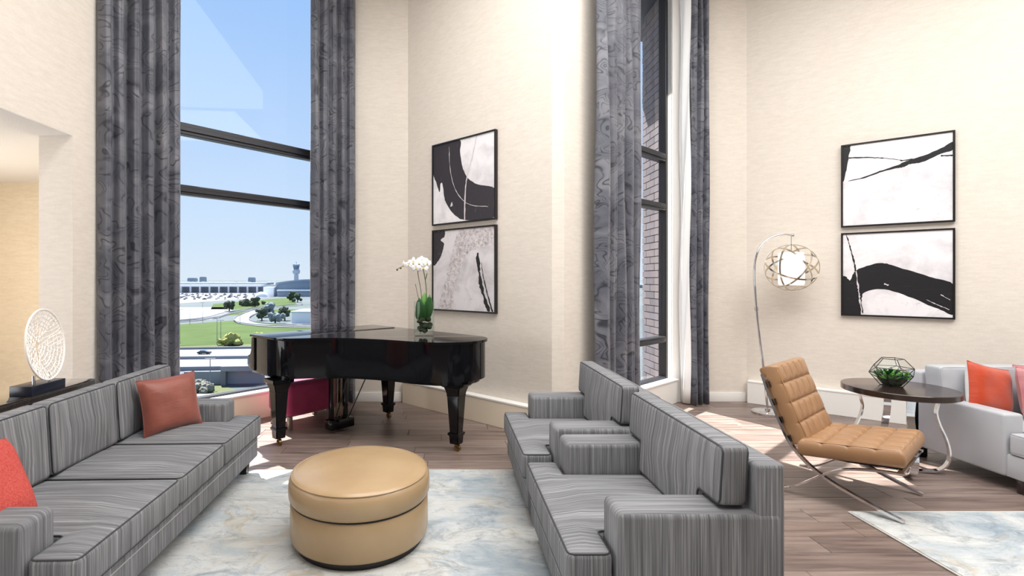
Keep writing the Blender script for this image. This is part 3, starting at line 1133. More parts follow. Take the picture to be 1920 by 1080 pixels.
# tree belt on the horizon
bm = bmesh.new()
for i in range(900):
    Y = R.uniform(1500, 4200)
    X = (R.uniform(-100, 1250) - 835) / FPX * Y
    if abs(Y - 3220) < 120:
        continue
    m = Matrix.Translation((X, Y, G + 4)) @ Matrix.Diagonal((R.uniform(20, 55), 20, R.uniform(9, 15), 1))
    bmesh.ops.create_icosphere(bm, subdivisions=1, radius=1, matrix=m)
o = finish('distant_woods', bm, 'tree_haze_tint', None, False)
tag(o, 'haze-tinted belt of woods along the horizon', 'trees')
o['kind'] = 'stuff'
# trees near the ramp
def tree(u, v, h, w, m, label, nm='tree'):
    p = gp(u, v)
    t = thing(nm, label, 'tree' if nm == 'tree' else 'bush', (p.x, p.y, G), 0, 'trees on the airport plain' if nm == 'tree' else None)
    tube('trunk', [(0, 0, 0), (0, 0, h * 0.4)], w * 0.06, 'black_wood', t, 6)
    bm = bmesh.new()
    rr = random.Random(int(u * 7 + v))
    for i in range(26):
        mm = Matrix.Translation((rr.gauss(0, .19) * w, rr.gauss(0, .19) * w, h * rr.uniform(0.25, 0.9))) @ Matrix.Scale(w * rr.uniform(0.10, 0.2), 4)
        bmesh.ops.create_icosphere(bm, subdivisions=2, radius=1, matrix=mm)
    for v_ in bm.verts:
        v_.co += Vector((rr.uniform(-1, 1), rr.uniform(-1, 1), rr.uniform(-1, 1))) * w * 0.035
    finish('crown', bm, m, t, False)
tree(491, 601, 8, 7, 'tree_far', 'dark tree right inside the bend of the ramp')
tree(534, 601, 9, 8, 'tree_far', 'dark tree just left of the white storage building')
tree(478, 575, 9, 11, 'tree_far', 'dark tree clump above the green strip')
tree(462, 574, 6, 13, 'tree_far', 'low dark tree clump left on the green strip')
tree(548, 566, 12, 11, 'tree_far', 'dark tree in front of the arched terminal')
tree(558, 567, 10, 10, 'tree_far', 'second dark tree in front of the arched terminal')
tree(430, 583, 8, 9, 'tree_far', 'small tree beside the service road')
tree(505, 594, 9, 12, 'tree_haze_tint', 'pale tree clump beside the green mound')
tree(516, 606, 6, 9, 'tree_haze_tint', 'pale wide bush clump beneath the green mound')
tree(434, 647, 4.0, 9, 'bush_yellow', 'yellow-green bush on the highway verge', 'bush')
tree(484, 643, 4, 5, 'bush_yellow', 'small yellow-green bush beside the piano lid', 'bush')
tree(375, 734, 1.8, 6, 'shrub_grey', 'grey leafless shrub on the near grass slope', 'bush')
# light poles
for i, (u, v, vt, lab) in enumerate(((380, 604, 567, 'tall grey light pole at the parking lot corner'), (356, 607, 582, 'grey light pole on the left of the parking lot'),
                                     (407, 646, 596, 'left light pole of the pair on the lawn'), (414, 644, 600, 'right light pole of the pair on the lawn'),
                                     (450, 607, 588, 'grey light pole beside the ramp'), (394, 728, 672, 'slim pole on the near grass slope'),
                                     (337, 640, 580, 'grey light pole beside the left curtain'))):
    p = gp(u, v)
    hh = (v - vt) * p.y / FPX
    t = thing('light_pole', lab, 'light pole', (p.x, p.y, G), 0, 'light poles outside')
    tube('mast', [(0, 0, 0), (0, 0, hh)], [0.14, 0.09], 'pole_grey', t, 6)
    tube('arm', [(-0.9, 0, hh), (0.9, 0, hh)], 0.06, 'pole_grey', t, 6)
    for s_ in (-1, 1):
        box('lamp_head', s_ * 0.9 - 0.35, s_ * 0.9 + 0.35, -0.15, 0.15, hh - 0.12, hh + 0.05, 'pole_grey', t)

# ================================================================== RUGS
def rug(name, x0, x1, y0, y1, mat, label):
    t = thing(name, label, 'rug', ((x0 + x1) / 2, (y0 + y1) / 2, 0))
    w, d = (x1 - x0) / 2, (y1 - y0) / 2
    box('pile', -w + 0.008, w - 0.008, -d + 0.008, d - 0.008, 0.001, 0.014, mat, t, 0.004)
    tube('binding', [(-w, -d, 0.006), (w, -d, 0.006), (w, d, 0.006), (-w, d, 0.006)], 0.006, 'rug_edge', t, 6, True)
    return t
rug('area_rug', -2.25, 1.25, 0.4, 4.05, 'rug_weave', 'pale grey and gold swirled rug under the leather ottoman')
rug('area_rug', 2.70, 6.4, 0.9, 3.32, 'rug_weave_blue', 'pale blue rug lying in front of the grey leather sofa')

# ================================================================== STRIPED SOFA AND ARMCHAIRS
RUGZ = 0.014
def seating(name, label, cat, W, D, arm_w, arm_x, arm_z, back_t, back_z, cush, top_z, seat_z, base_front, loc, rz, group=None, legs=True):
    """local: x = 0 behind the back, x = D at the front, y across 0..W"""
    t = thing(name, label, cat, loc, rz, group)
    F = 'striped_fabric'
    lz = 0.11
    box('back_frame', 0, back_t, 0.005, W - 0.005, lz, back_z, F, t, 0.02, 3)
    for y0 in (0, W - arm_w):
        box('armrest', back_t * 0.0 + 0.01, arm_x, y0, y0 + arm_w, lz, arm_z, F, t, 0.03, 4)
    box('seat_base', 0.08, base_front, 0.012, W - 0.012, lz + 0.004, seat_z - 0.165, F, t, 0.012, 2)
    # piping along the bottom edge of the base
    tube('base_piping', [(base_front, 0.02, lz + 0.13), (base_front, W - 0.02, lz + 0.13)], 0.0035, 'piping_light', t, 6)
    n = len(cush) - 1
    x0 = back_t + 0.02
    for i in range(n):
        a, b = cush[i], cush[i + 1]
        y0 = a + 0.004 if i else a
        y1 = b - 0.004 if i < n - 1 else b
        # seat cushion: first and last are T-shaped, wrapping in front of the arms
        lo = 0.01 if i == 0 else y0
        hi = W - 0.01 if i == n - 1 else y1
        xs_ = [x0, arm_x + 0.012, D]
        ys_ = sorted({lo, y0, y1, hi})
        slab('seat_cushion', xs_, ys_, lambda x, y, y0=y0, y1=y1: (y0 < y < y1) or x > arm_x + 0.012, seat_z - 0.16, seat_z, 0.026, 0.03, F, t, None, 'piping_dark', True, 0.0012)
        # back cushion, leaning slightly, its shoulders resting on the arms
        bl = arm_w + 0.004 if i == 0 else y0
        bh = W - arm_w - 0.004 if i == n - 1 else y1
        blo = 0.02 if i == 0 else y0
        bhi = W - 0.02 if i == n - 1 else y1
        zsplit = arm_z + 0.012
        th = 0.115
        def xf(v):
            return Vector((back_t + 0.004 + v.z - (v.x - seat_z) * 0.06 + 0.026, v.y, v.x))
        slab('back_cushion', [seat_z + 0.012, zsplit, top_z], sorted({blo, bl, bh, bhi}),
             lambda x, y, bl=bl, bh=bh: (bl < y < bh) or x > zsplit, 0.0, th, 0.026, 0.022, F, t, xf, 'piping_dark', True, 0.001)
    for (lx, ly) in ((base_front - 0.08, 0.09), (base_front - 0.08, W - 0.09), (0.08, 0.09), (0.08, W - 0.09)):
        bm = bmesh.new()
        add_box(bm, lx - 0.035, lx + 0.035, ly - 0.035, ly + 0.035, 0, lz + 0.006)
        for v in bm.verts:
            if v.co.z < 0.05:
                v.co.x = lx + (v.co.x - lx) * 0.7
                v.co.y = ly + (v.co.y - ly) * 0.7
        finish('leg', bm, 'black_wood', t, False)
    return t
sofa = seating('striped_sofa', 'long grey striped three-seat sofa along the left side', 'sofa', 2.12, 0.99, 0.19, 0.775, 0.588, 0.15, 0.80,
               [0.20, 0.81, 1.40, 1.93], 0.865, 0.45, 0.96, (-2.43, 1.91, RUGZ), math.radians(1.6))
ch1 = seating('striped_armchair', 'grey striped armchair nearest the camera with its back to the tan chair', 'armchair', 1.02, 0.865, 0.19, 0.668, 0.63, 0.125, 0.82,
              [0.195, 0.825], 0.885, 0.465, 0.835, (1.345, 2.97, RUGZ), PI, 'pair of striped armchairs')
ch2 = copy_tree(ch1)
ch2.location = (1.345, 4.09, RUGZ)
ch2['label'] = 'grey striped armchair farther back, beside the piano'

# ================================================================== SOFA PILLOWS
def orient(o, loc, xdir, ydir):
    X = Vector(xdir).normalized()
    Y = Vector(ydir)
    Y = (Y - X * Y.dot(X)).normalized()
    Z = X.cross(Y)
    m = Matrix((X, Y, Z)).transposed().to_4x4()
    m.translation = Vector(loc)
    o.matrix_world = m
p_ = pillow('throw_pillow', 0.42, 0.40, 0.15, 'rust_satin', seed=3)
tag(p_, 'rust satin throw pillow leaning on the far end of the striped sofa', 'pillow')
orient(p_, (-2.00, 3.61, 0.665), (0.55, 0.835, 0.02), (-0.25, 0.08, 0.95))
p_ = pillow('throw_pillow', 0.42, 0.44, 0.15, 'coral_fabric', seed=5)
tag(p_, 'bright coral throw pillow at the near end of the striped sofa', 'pillow')
orient(p_, (-1.985, 2.13, 0.69), (0.0, 0.93, -0.30), (-0.56, 0.1, 0.80))

# ================================================================== OTTOMAN
ot = thing('ottoman', 'round gold leather ottoman with a cushioned lid', 'ottoman', (-0.515, 3.01, RUGZ))
lathe('plinth', [(0.01, 0), (0.375, 0), (0.375, 0.04), (0.01, 0.04)], 'black_wood', ot, 64)
lathe('drum', [(0.01, 0.035), (0.385, 0.035), (0.402, 0.045), (0.408, 0.06), (0.410, 0.15), (0.408, 0.245), (0.398, 0.258), (0.01, 0.26)], 'gold_leather', ot, 72)
lid = lathe('lid', [(0.0, 0.262), (0.39, 0.262), (0.408, 0.27), (0.418, 0.29), (0.420, 0.33), (0.416, 0.375), (0.400, 0.402), (0.380, 0.414), (0.34, 0.420), (0.2, 0.428), (0.0, 0.432)], 'gold_leather', ot, 72)
tube('welt', [(0.402 * math.cos(2 * PI * k / 64), 0.402 * math.sin(2 * PI * k / 64), 0.402) for k in range(64)], 0.004, 'gold_leather', lid, 6, True)
tube('seam', [(0.400 * math.cos(2 * PI * k / 64), 0.400 * math.sin(2 * PI * k / 64), 0.261) for k in range(64)], 0.004, 'strap_black', ot, 6, True)

# ================================================================== CONSOLE TABLE AND SCULPTURE
ct = thing('console_table', 'dark mirror-polished console table behind the striped sofa', 'table', (-2.78, 2.6, 0))
TZ = 0.845
box('table_top', -0.24, 0.24, -1.0, 1.0, TZ - 0.045, TZ, 'lacquer_table', ct, 0.003)
for sx_ in (-0.21, 0.21):
    for sy in (-0.97, 0.97):
        box('leg', sx_ - 0.025, sx_ + 0.025, sy - 0.025, sy + 0.025, 0, TZ - 0.045, 'black_wood', ct, 0.003)
box('stretcher', -0.02, 0.02, -0.95, 0.95, 0.12, 0.15, 'black_wood', ct, 0.003)
sc = thing('disc_sculpture', 'white pierced coral disc sculpture on a dark block', 'sculpture', (-2.60, 3.17, TZ))
box('base_block', -0.07, 0.07, -0.135, 0.135, 0.0, 0.062, 'dark_block', sc, 0.003)
for sy in (-0.085, 0.085):
    tube('support', [(0.02 - sy * 0.24, sy, 0.06), (0.02 - sy * 0.24, sy, 0.12)], 0.009, 'silver', sc, 8)
# pierced shallow bowl: irregular radial cells
bm = bmesh.new()
rr = random.Random(4)
NR = 9
RADIUS = 0.225
counts = [7, 12, 18, 26, 34, 42, 50, 56, 62]
rad = [0.0] + [RADIUS * ((k + 1) / NR) ** 0.95 for k in range(NR)]
rings = []
for k in range(NR):
    n_ = counts[k]
    ph = rr.random()
    rg = []
    for j in range(n_):
        a_ = 2 * PI * (j + ph + (rr.uniform(-0.22, 0.22) if k < NR - 1 else 0)) / n_
        r_ = rad[k + 1] + (rr.uniform(-0.22, 0.22) * RADIUS / NR if k < NR - 1 else 0)
        rg.append((a_, r_))
    rings.append(rg)
def dpt(a_, r_):
    return Vector((0.05 * (r_ / RADIUS) ** 2 - 0.025, r_ * math.cos(a_), r_ * math.sin(a_)))
edges = []
for k in range(NR):
    for j in range(counts[k]):
        edges.append((dpt(*rings[k][j]), dpt(*rings[k][(j + 1) % counts[k]])))
        if k:
            a_ = rings[k][j][0] % (2 * PI)
            best = min(rings[k - 1], key=lambda q: abs(((q[0] - a_ + PI) % (2 * PI)) - PI))
            edges.append((dpt(*rings[k][j]), dpt(*best)))
for (a_, b_) in edges:
    add_tube(bm, [a_, b_], 0.0033, 5, False, False)
lat = finish('lattice', bm, 'coral_white', sc, True, 60)
rimo = tube('rim', [dpt(2 * PI * k / 64, RADIUS) for k in range(64)], 0.0062, 'coral_white', sc, 8, True)
for o in (lat, rimo):
    o.location = (0.02, 0.0, 0.30)
    o.rotation_euler = (0, math.radians(-6), math.radians(14))

# ================================================================== GRAND PIANO
pn = thing('grand_piano', 'polished black baby grand piano with closed lid', 'piano', (-1.11, 5.15, 0), -PI / 4)
PB = 'piano_black'
curve = spline([(-0.42, -0.72, 0), (-0.1, -0.715, 0), (0.12, -0.65, 0), (0.28, -0.44, 0), (0.46, -0.26, 0), (0.82, -0.06, 0), (1.16, 0.05, 0), (1.37, 0.17, 0),
                (1.49, 0.38, 0), (1.47, 0.60, 0), (1.34, 0.725, 0), (1.1, 0.745, 0), (-0.42, 0.745, 0)], 6)
outl = [(p.x, p.y) for p in curve]
def offset_poly(pts, d):
    n = len(pts)
    out = []
    for i in range(n):
        a, b, c = Vector(pts[i - 1]), Vector(pts[i]), Vector(pts[(i + 1) % n])
        d1, d2 = (b - a), (c - b)
        d1 = d1.normalized() if d1.length > 1e-9 else d2.normalized()
        d2 = d2.normalized() if d2.length > 1e-9 else d1
        nn = Vector((d1.y + d2.y, -d1.x - d2.x))
        nn.normalize()
        k = max(0.5, nn.dot(Vector((d1.y, -d1.x))))
        out.append(tuple(b + nn * d / k))
    return out
prism('rim', outl, 0.665, 0.995, PB, pn, 0.006)
prism('under_moulding', offset_poly(outl, -0.05), 0.63, 0.667, PB, pn, 0.006)
lo_ = offset_poly(outl, 0.022)
main = [p for p in lo_ if p[0] > 0.02]
mlid = prism('lid', [(0.022, main[0][1])] + main + [(0.022, main[-1][1])], 0.998, 1.02, PB, pn, 0.006)
flap = [(-0.445, lo_[0][1]), (0.016, main[0][1]), (0.016, main[-1][1]), (-0.445, lo_[-1][1])]
fl = prism('lid_flap', flap, 0.998, 1.02, PB, pn, 0.006)
tube('hinge', [(0.019, -0.70, 1.019), (0.019, 0.73, 1.019)], 0.003, 'strap_black', fl, 6)
cheek = [(-0.42, 0.99), (-0.425, 0.86), (-0.445, 0.82), (-0.50, 0.805), (-0.515, 0.79), (-0.515, 0.715), (-0.49, 0.69), (-0.42, 0.67), (-0.36, 0.67), (-0.36, 0.99)]
for y0, y1 in ((-0.735, -0.655), (0.665, 0.745)):
    prism('cheek', cheek, y0, y1, PB, pn, 0.004, xf=lambda v: Vector((v.x, v.z, v.y)))
box('key_slip', -0.505, -0.40, -0.655, 0.665, 0.672, 0.735, PB, pn, 0.006)
box('fallboard', -0.44, -0.40, -0.655, 0.665, 0.735, 0.90, PB, pn, 0.006)
box('keybed', -0.49, -0.05, -0.70, 0.72, 0.635, 0.672, PB, pn, 0.006)
def piano_leg(x, y, rz):
    lg = bmesh.new()
    prof = [(0.105, 0.632), (0.105, 0.60), (0.085, 0.585), (0.075, 0.555), (0.066, 0.52), (0.064, 0.50), (0.046, 0.175), (0.058, 0.168), (0.058, 0.155), (0.050, 0.14), (0.046, 0.072)]
    rg = [[lg.verts.new((a * s, b * s, z)) for a, b in ((-1, -1), (1, -1), (1, 1), (-1, 1))] for s, z in prof]
    for a, b in zip(rg, rg[1:]):
        for k in range(4):
            lg.faces.new((a[k], a[(k + 1) % 4], b[(k + 1) % 4], b[k]))
    lg.faces.new(rg[0])
    lg.faces.new(rg[-1][::-1])
    bmesh.ops.bevel(lg, geom=[e for e in lg.edges if abs(e.verts[0].co.z - e.verts[1].co.z) > 0.02], offset=0.008, segments=2, affect='EDGES')
    o = finish('leg', lg, PB, pn, True, 30)
    o.location = (x, y, 0)
    o.rotation_euler = (0, 0, rz)
    cs = bmesh.new()
    add_tube(cs, [(0, 0, 0.075), (0, 0, 0.045)], 0.017, 10)
    add_tube(cs, [(0.012, -0.014, 0.03), (0.012, 0.014, 0.03)], 0.03, 16)
    add_tube(cs, [(0.012, -0.022, 0.03), (0.012, 0.022, 0.03)], 0.012, 10)
    add_tube(cs, [(0, -0.019, 0.05), (0.012, -0.019, 0.03)], 0.006, 6)
    add_tube(cs, [(0, 0.019, 0.05), (0.012, 0.019, 0.03)], 0.006, 6)
    finish('caster', cs, 'brass', o, True, 40)
piano_leg(0.0, -0.655, 0)
piano_leg(0.0, 0.655, 0)
piano_leg(1.294, 0.417, 0.2)
# pedal lyre
ly = bmesh.new()
for sy in (-0.085, 0.085):
    add_box(ly, -0.02, 0.02, sy - 0.022, sy + 0.022, 0.13, 0.64, 0.006, 1)
lyo = finish('lyre_posts', ly, PB, pn, False)
box('pedal_box', -0.05, 0.09, -0.14, 0.14, 0.035, 0.135, PB, lyo, 0.012)
box('lyre_bar', -0.02, 0.02, -0.15, 0.15, 0.545, 0.575, PB, lyo, 0.006)
for sy in (-0.06, 0, 0.06):
    bm = bmesh.new()
    add_box(bm, -0.16, -0.04, sy - 0.012, sy + 0.012, 0.045, 0.057, 0.004, 1)
    finish('pedal', bm, 'brass', pn, True)
    tube('pedal_rod', [(-0.02, sy * 0.7, 0.13), (-0.01, sy * 0.7, 0.635)], 0.0045, 'brass', pn, 6)
for sy in (-0.1, 0.1):
    tube('lyre_brace', [(0.06, sy * 0.8, 0.13), (0.36, sy * 1.2, 0.64)], 0.006, 'strap_black', pn, 6)

# bench
bn = thing('piano_bench', 'magenta upholstered bench tucked under the piano', 'bench', (-1.57, 5.47, 0), PI / 4)
bm = bmesh.new()
add_box(bm, -0.30, 0.30, -0.235, 0.235, 0.135, 0.49, 0.055, 5)
finish('seat', bm, 'magenta_fabric', bn, True, 50)
for sx_ in (-0.255, 0.255):
    for sy in (-0.19, 0.19):
        box('leg', sx_ - 0.022, sx_ + 0.022, sy - 0.022, sy + 0.022, 0, 0.14, 'bench_leg_metal', bn, 0.003)

# ================================================================== VASE AND ORCHID ON THE LID
VX, VY, VZ = -0.205, 4.80, 1.021
lathe_v = bmesh.new()
add_lathe(lathe_v, [(0.01, 0.0), (0.092, 0.0), (0.098, 0.006), (0.100, 0.02), (0.100, 0.335), (0.094, 0.335), (0.094, 0.03), (0.01, 0.026)], 48)
vo = finish('glass_vase', lathe_v, 'vase_glass', None, True, 40)
vo.location = (VX, VY, VZ)
tag(vo, 'clear glass cylinder vase on the piano lid', 'vase')
orc = thing('orchid', 'white orchid with dark leaves growing in the glass vase', 'plant', (VX, VY, VZ))
bm = bmesh.new()
rr = random.Random(8)
for i in range(26):
    a_ = rr.uniform(0, 2 * PI)
    r_ = rr.uniform(0, 0.062)
    m = Matrix.Translation((r_ * math.cos(a_), r_ * math.sin(a_), rr.uniform(0.05, 0.165))) @ Matrix.Rotation(rr.uniform(0, 3), 4, 'X') @ Matrix.Diagonal((rr.uniform(0.02, 0.031), rr.uniform(0.014, 0.024), rr.uniform(0.018, 0.03), 1))
    bmesh.ops.create_icosphere(bm, subdivisions=2, radius=1, matrix=m)
finish('moss_ball', bm, 'moss', orc, True, 60)
def leaf(name, base, tip, width, sag, mat, parent, side=(1, 0, 0), n=8):
    base, tip = Vector(base), Vector(tip)
    bm = bmesh.new()
    ax = (tip - base)
    sd = Vector(side)
    sd = (sd - ax.normalized() * sd.dot(ax.normalized())).normalized()
    up = sd.cross(ax).normalized()
    rows = []
    for i in range(n + 1):
        t = i / n
        w = width * math.sin(PI * min(1, 0.08 + t * 0.92)) ** 0.7 if t < 1 else 0.0005
        c = base + ax * t + up * sag * math.sin(PI * t)
        rows.append([bm.verts.new(c + sd * w * k / 2 + up * (abs(k) * w * 0.18)) for k in (-1, -0.5, 0, 0.5, 1)])
    for a, b in zip(rows, rows[1:]):
        for k in range(4):
            bm.faces.new((a[k], a[k + 1], b[k + 1], b[k]))
    me = bpy.data.meshes.new(name)
    bm.to_mesh(me)
    bm.free()
    me.polygons.foreach_set('use_smooth', [True] * len(me.polygons))
    o = link(name, me, mat, parent)
    md = o.modifiers.new('thick', 'SOLIDIFY')
    md.thickness = 0.0025
    return o
leaf('leaf', (-0.01, -0.01, 0.14), (-0.045, -0.045, 0.37), 0.10, 0.01, 'leaf_green', orc, (1, -0.2, 0))
leaf('leaf', (0.01, 0.0, 0.14), (0.055, -0.035, 0.40), 0.095, 0.02, 'leaf_green', orc, (1, 0.3, 0))
leaf('leaf', (0.0, 0.02, 0.14), (0.005, 0.06, 0.42), 0.09, 0.02, 'leaf_bright', orc, (1, 0, 0))
leaf('leaf', (-0.02, 0.01, 0.13), (-0.08, 0.03, 0.26), 0.07, 0.02, 'leaf_green', orc, (0.3, -1, 0))
st1 = spline([(0.02, 0, 0.15), (0.022, 0.0, 0.42), (0.0, -0.01, 0.60), (-0.03, -0.02, 0.69), (-0.09, -0.03, 0.715), (-0.17, -0.03, 0.685), (-0.27, -0.02, 0.64)], 6)
tube('stem', st1, [0.0042] * 20 + [0.003] * (len(st1) - 20), 'stem_green', orc, 6)
st2 = spline([(-0.01, 0.01, 0.15), (-0.03, 0.01, 0.42), (-0.06, 0.0, 0.60), (-0.05, -0.02, 0.68), (-0.02, -0.03, 0.72)], 6)
tube('stem', st2, 0.0035, 'stem_green', orc, 6)
tube('stake', [(-0.01, 0.0, 0.15), (-0.085, 0.0, 0.50)], 0.0025, 'black_wood', orc, 6)
leaf('leaf', (0.01, 0.0, 0.54), (0.03, -0.015, 0.61), 0.035, 0.0, 'leaf_green', orc, (0, 1, 0), 5)
def flower(c, s, yaw, tilt):
    f = bpy.data.objects.new('flower', None)
    bm = bmesh.new()
    for ang, L, w in ((90, 1.0, 0.62), (215, 1.0, 0.55), (325, 1.0, 0.55), (5, 1.08, 1.0), (175, 1.08, 1.0)):
        a_ = math.radians(ang)
        ax = Vector((math.cos(a_), math.sin(a_), 0))
        sd = Vector((-ax.y, ax.x, 0))
        rows = []
        n = 6
        for i in range(n + 1):
            t = i / n
            ww = w * math.sin(PI * (0.06 + 0.92 * t)) ** 0.6
            rows.append([bm.verts.new((ax * (0.08 + L * 0.92 * t) + sd * ww * k * 0.5 + Vector((0, 0, 0.12 * math.sin(PI * t) - 0.18 * t * t - 0.12 * k * k * ww))) * s) for k in (-1, -0.5, 0, 0.5, 1)])
        for a, b in zip(rows, rows[1:]):
            for k in range(4):
                bm.faces.new((a[k], a[k + 1], b[k + 1], b[k]))
    me = bpy.data.meshes.new('flower')
    bm.to_mesh(me)
    bm.free()
    me.polygons.foreach_set('use_smooth', [True] * len(me.polygons))
    o = link('flower', me, 'petal_white', orc)
    bpy.data.objects.remove(f)
    md = o.modifiers.new('thick', 'SOLIDIFY')
    md.thickness = 0.0015
    o.location = c
    o.rotation_euler = (PI / 2 + tilt, 0, yaw)
    bm = bmesh.new()
    bmesh.ops.create_icosphere(bm, subdivisions=2, radius=s * 0.17, matrix=Matrix.Translation((0, -s * 0.12, s * 0.12)))
    finish('flower_lip', bm, 'petal_centre', o, True, 60)
for c, s, yw, ti in (((-0.005, -0.05, 0.655), 0.052, 0.3, 0.0), ((-0.045, -0.06, 0.70), 0.054, 0.1, -0.2), ((0.03, -0.04, 0.70), 0.05, 0.6, 0.0),
                     ((-0.10, -0.06, 0.705), 0.052, -0.1, 0.1), ((-0.075, -0.07, 0.655), 0.048, -0.2, 0.2), ((-0.145, -0.05, 0.685), 0.046, -0.4, 0.0),
                     ((-0.02, -0.03, 0.735), 0.046, 0.2, -0.5), ((-0.195, -0.04, 0.69), 0.036, -1.1, 0.1)):
    flower(c, s, yw, ti)
for k in (-4, -2):
    p = st1[k]
    bm = bmesh.new()
    bmesh.ops.create_icosphere(bm, subdivisions=2, radius=0.010, matrix=Matrix.Translation(p + Vector((0, 0, -0.008))))
    finish('bud', bm, 'stem_green', orc, True, 60)

# ================================================================== CURTAINS
def curtain(name, label, path, z0, z1, folds, amp, lining=None, top_shrink=0.0, seed=1):
    rr = random.Random(seed)
    P = [Vector((p[0], p[1])) for p in path]
    Ls = [(b - a).length for a, b in zip(P, P[1:])]
    tot = sum(Ls)
    def at(s):
        d = s * tot
        for a, b, l in zip(P, P[1:], Ls):
            if d <= l + 1e-9:
                return a.lerp(b, d / l), (b - a).normalized()
            d -= l
        return P[-1], (P[-1] - P[-2]).normalized()
    n = folds * 14
    m = 30
    ph = [rr.uniform(-0.5, 0.5) for _ in range(folds + 2)]
    am = [rr.uniform(0.65, 1.15) for _ in range(folds + 2)]
    bm = bmesh.new()
    uvl = bm.loops.layers.uv.new('UVMap')
    V = []
    prof = []
    for i in range(n + 1):
        s = i / n
        k = int(min(folds - 1e-6, s * folds))
        fr_ = s * folds - k
        warp = fr_ + 0.12 * ph[k] * math.sin(PI * fr_)
        a_ = am[k] * (1 - fr_) + am[k + 1] * fr_
        prof.append(a_ * amp * (2.0 * abs(math.sin(PI * warp)) ** 0.75 - 1.0 + 0.12 * math.cos(6 * PI * warp + ph[k])))
    arc = [0.0]
    for i in range(1, n + 1):
        arc.append(arc[-1] + math.hypot(tot / n, prof[i] - prof[i - 1]))
    for i in range(n + 1):
        s = i / n
        col = []
        for j in range(m + 1):
            z = z0 + (z1 - z0) * j / m
            tz = j / m
            ss = 0.5 + (s - 0.5) * (1 - top_shrink * tz)
            p, t = at(ss)
            nn = Vector((t.y, -t.x))
            off = prof[i] * (1.0 - 0.25 * tz) + 0.008 * math.sin(z * 2.3 + s * 9) + 0.010 * math.sin(z * 1.1 + s * 21 + seed)
            q = p + nn * off
            zz = z + (0.006 * math.sin(s * 40) if j == 0 else 0)
            col.append(bm.verts.new((q.x, q.y, zz)))
        V.append(col)
    for i in range(n):
        for j in range(m):
            f = bm.faces.new((V[i][j], V[i + 1][j], V[i + 1][j + 1], V[i][j + 1]))
            for lp, (a_, b_) in zip(f.loops, ((i, j), (i + 1, j), (i + 1, j + 1), (i, j + 1))):
                lp[uvl].uv = (arc[a_] + seed * 3.7, z0 + (z1 - z0) * b_ / m)
    me = bpy.data.meshes.new(name)
    bm.to_mesh(me)
    bm.free()
    me.polygons.foreach_set('use_smooth', [True] * len(me.polygons))
    o = link(name, me, 'curtain_fabric')
    md = o.modifiers.new('cloth', 'SOLIDIFY')
    md.thickness = 0.004
    tag(o, label, 'curtain', 'grey patterned curtains')
    return o
curtain('curtain', 'leftmost wide grey swirl-patterned curtain, beside the alcove', [(-3.03, 4.33), (-2.57, 4.84)], 0.03, 5.32, 6, 0.062, seed=1)
curtain('curtain', 'grey swirl-patterned curtain on the right of the large window, behind the piano', [(-1.60, 5.93), (-1.34, 6.13), (-1.12, 6.21)], 0.04, 5.32, 5, 0.052, seed=2)
curtain('curtain', 'grey swirl-patterned curtain on the left of the narrow window', [(1.55, 4.98), (2.16, 5.54)], 0.03, 5.32, 5, 0.062, seed=3)
cu = curtain('curtain', 'narrow white-lined curtain on the right of the narrow window', [(3.05, 6.16), (3.30, 6.21)], 0.02, 5.32, 3, 0.045, seed=4)
# white lining turned out towards the glass
bm = bmesh.new()
lp = spline([(3.045, 6.165, 0), (3.005, 6.20, 0), (2.985, 6.25, 0), (3.02, 6.285, 0), (2.99, 6.32, 0)], 5)
V = []
for i, p in enumerate(lp):
    V.append([bm.verts.new((p.x + 0.012 * math.sin(j * 0.5 + i * 0.7), p.y, 0.02 + 5.3 * j / 30)) for j in range(31)])
for a, b in zip(V, V[1:]):
    for j in range(30):
        bm.faces.new((a[j], b[j], b[j + 1], a[j + 1]))
o = finish('lining', bm, 'curtain_lining', cu, True, 60)
o.modifiers.new('cloth', 'SOLIDIFY').thickness = 0.003

# ================================================================== FRAMED PICTURES
def picture(name, label, p_start, d, n_out, s0, s1, z0, z1, canvas_mat):
    """frame hung on a wall; local x along the wall, z up, y out of the wall towards the room"""
    base = Vector((p_start[0] + d.x * s0, p_start[1] + d.y * s0, z0))
    t = thing(name, label, 'picture', base, math.atan2(d.y, d.x), 'framed abstract pictures')
    w, h = s1 - s0, z1 - z0
    fw, dp = 0.018, 0.045
    for nm, a in (('frame_rail', (0, w, -dp, -0.002, 0, fw)), ('frame_rail', (0, w, -dp, -0.002, h - fw, h)),
                  ('frame_stile', (0, fw, -dp, -0.002, fw, h - fw)), ('frame_stile', (w - fw, w, -dp, -0.002, fw, h - fw))):
        box(nm, *a, 'frame_black', t, 0.002, 1)
    cv = box('canvas', fw, w - fw, -dp + 0.012, -0.004, fw, h - fw, canvas_mat, t)
    t['w'], t['h'] = w, h
    return t, cv, w, h
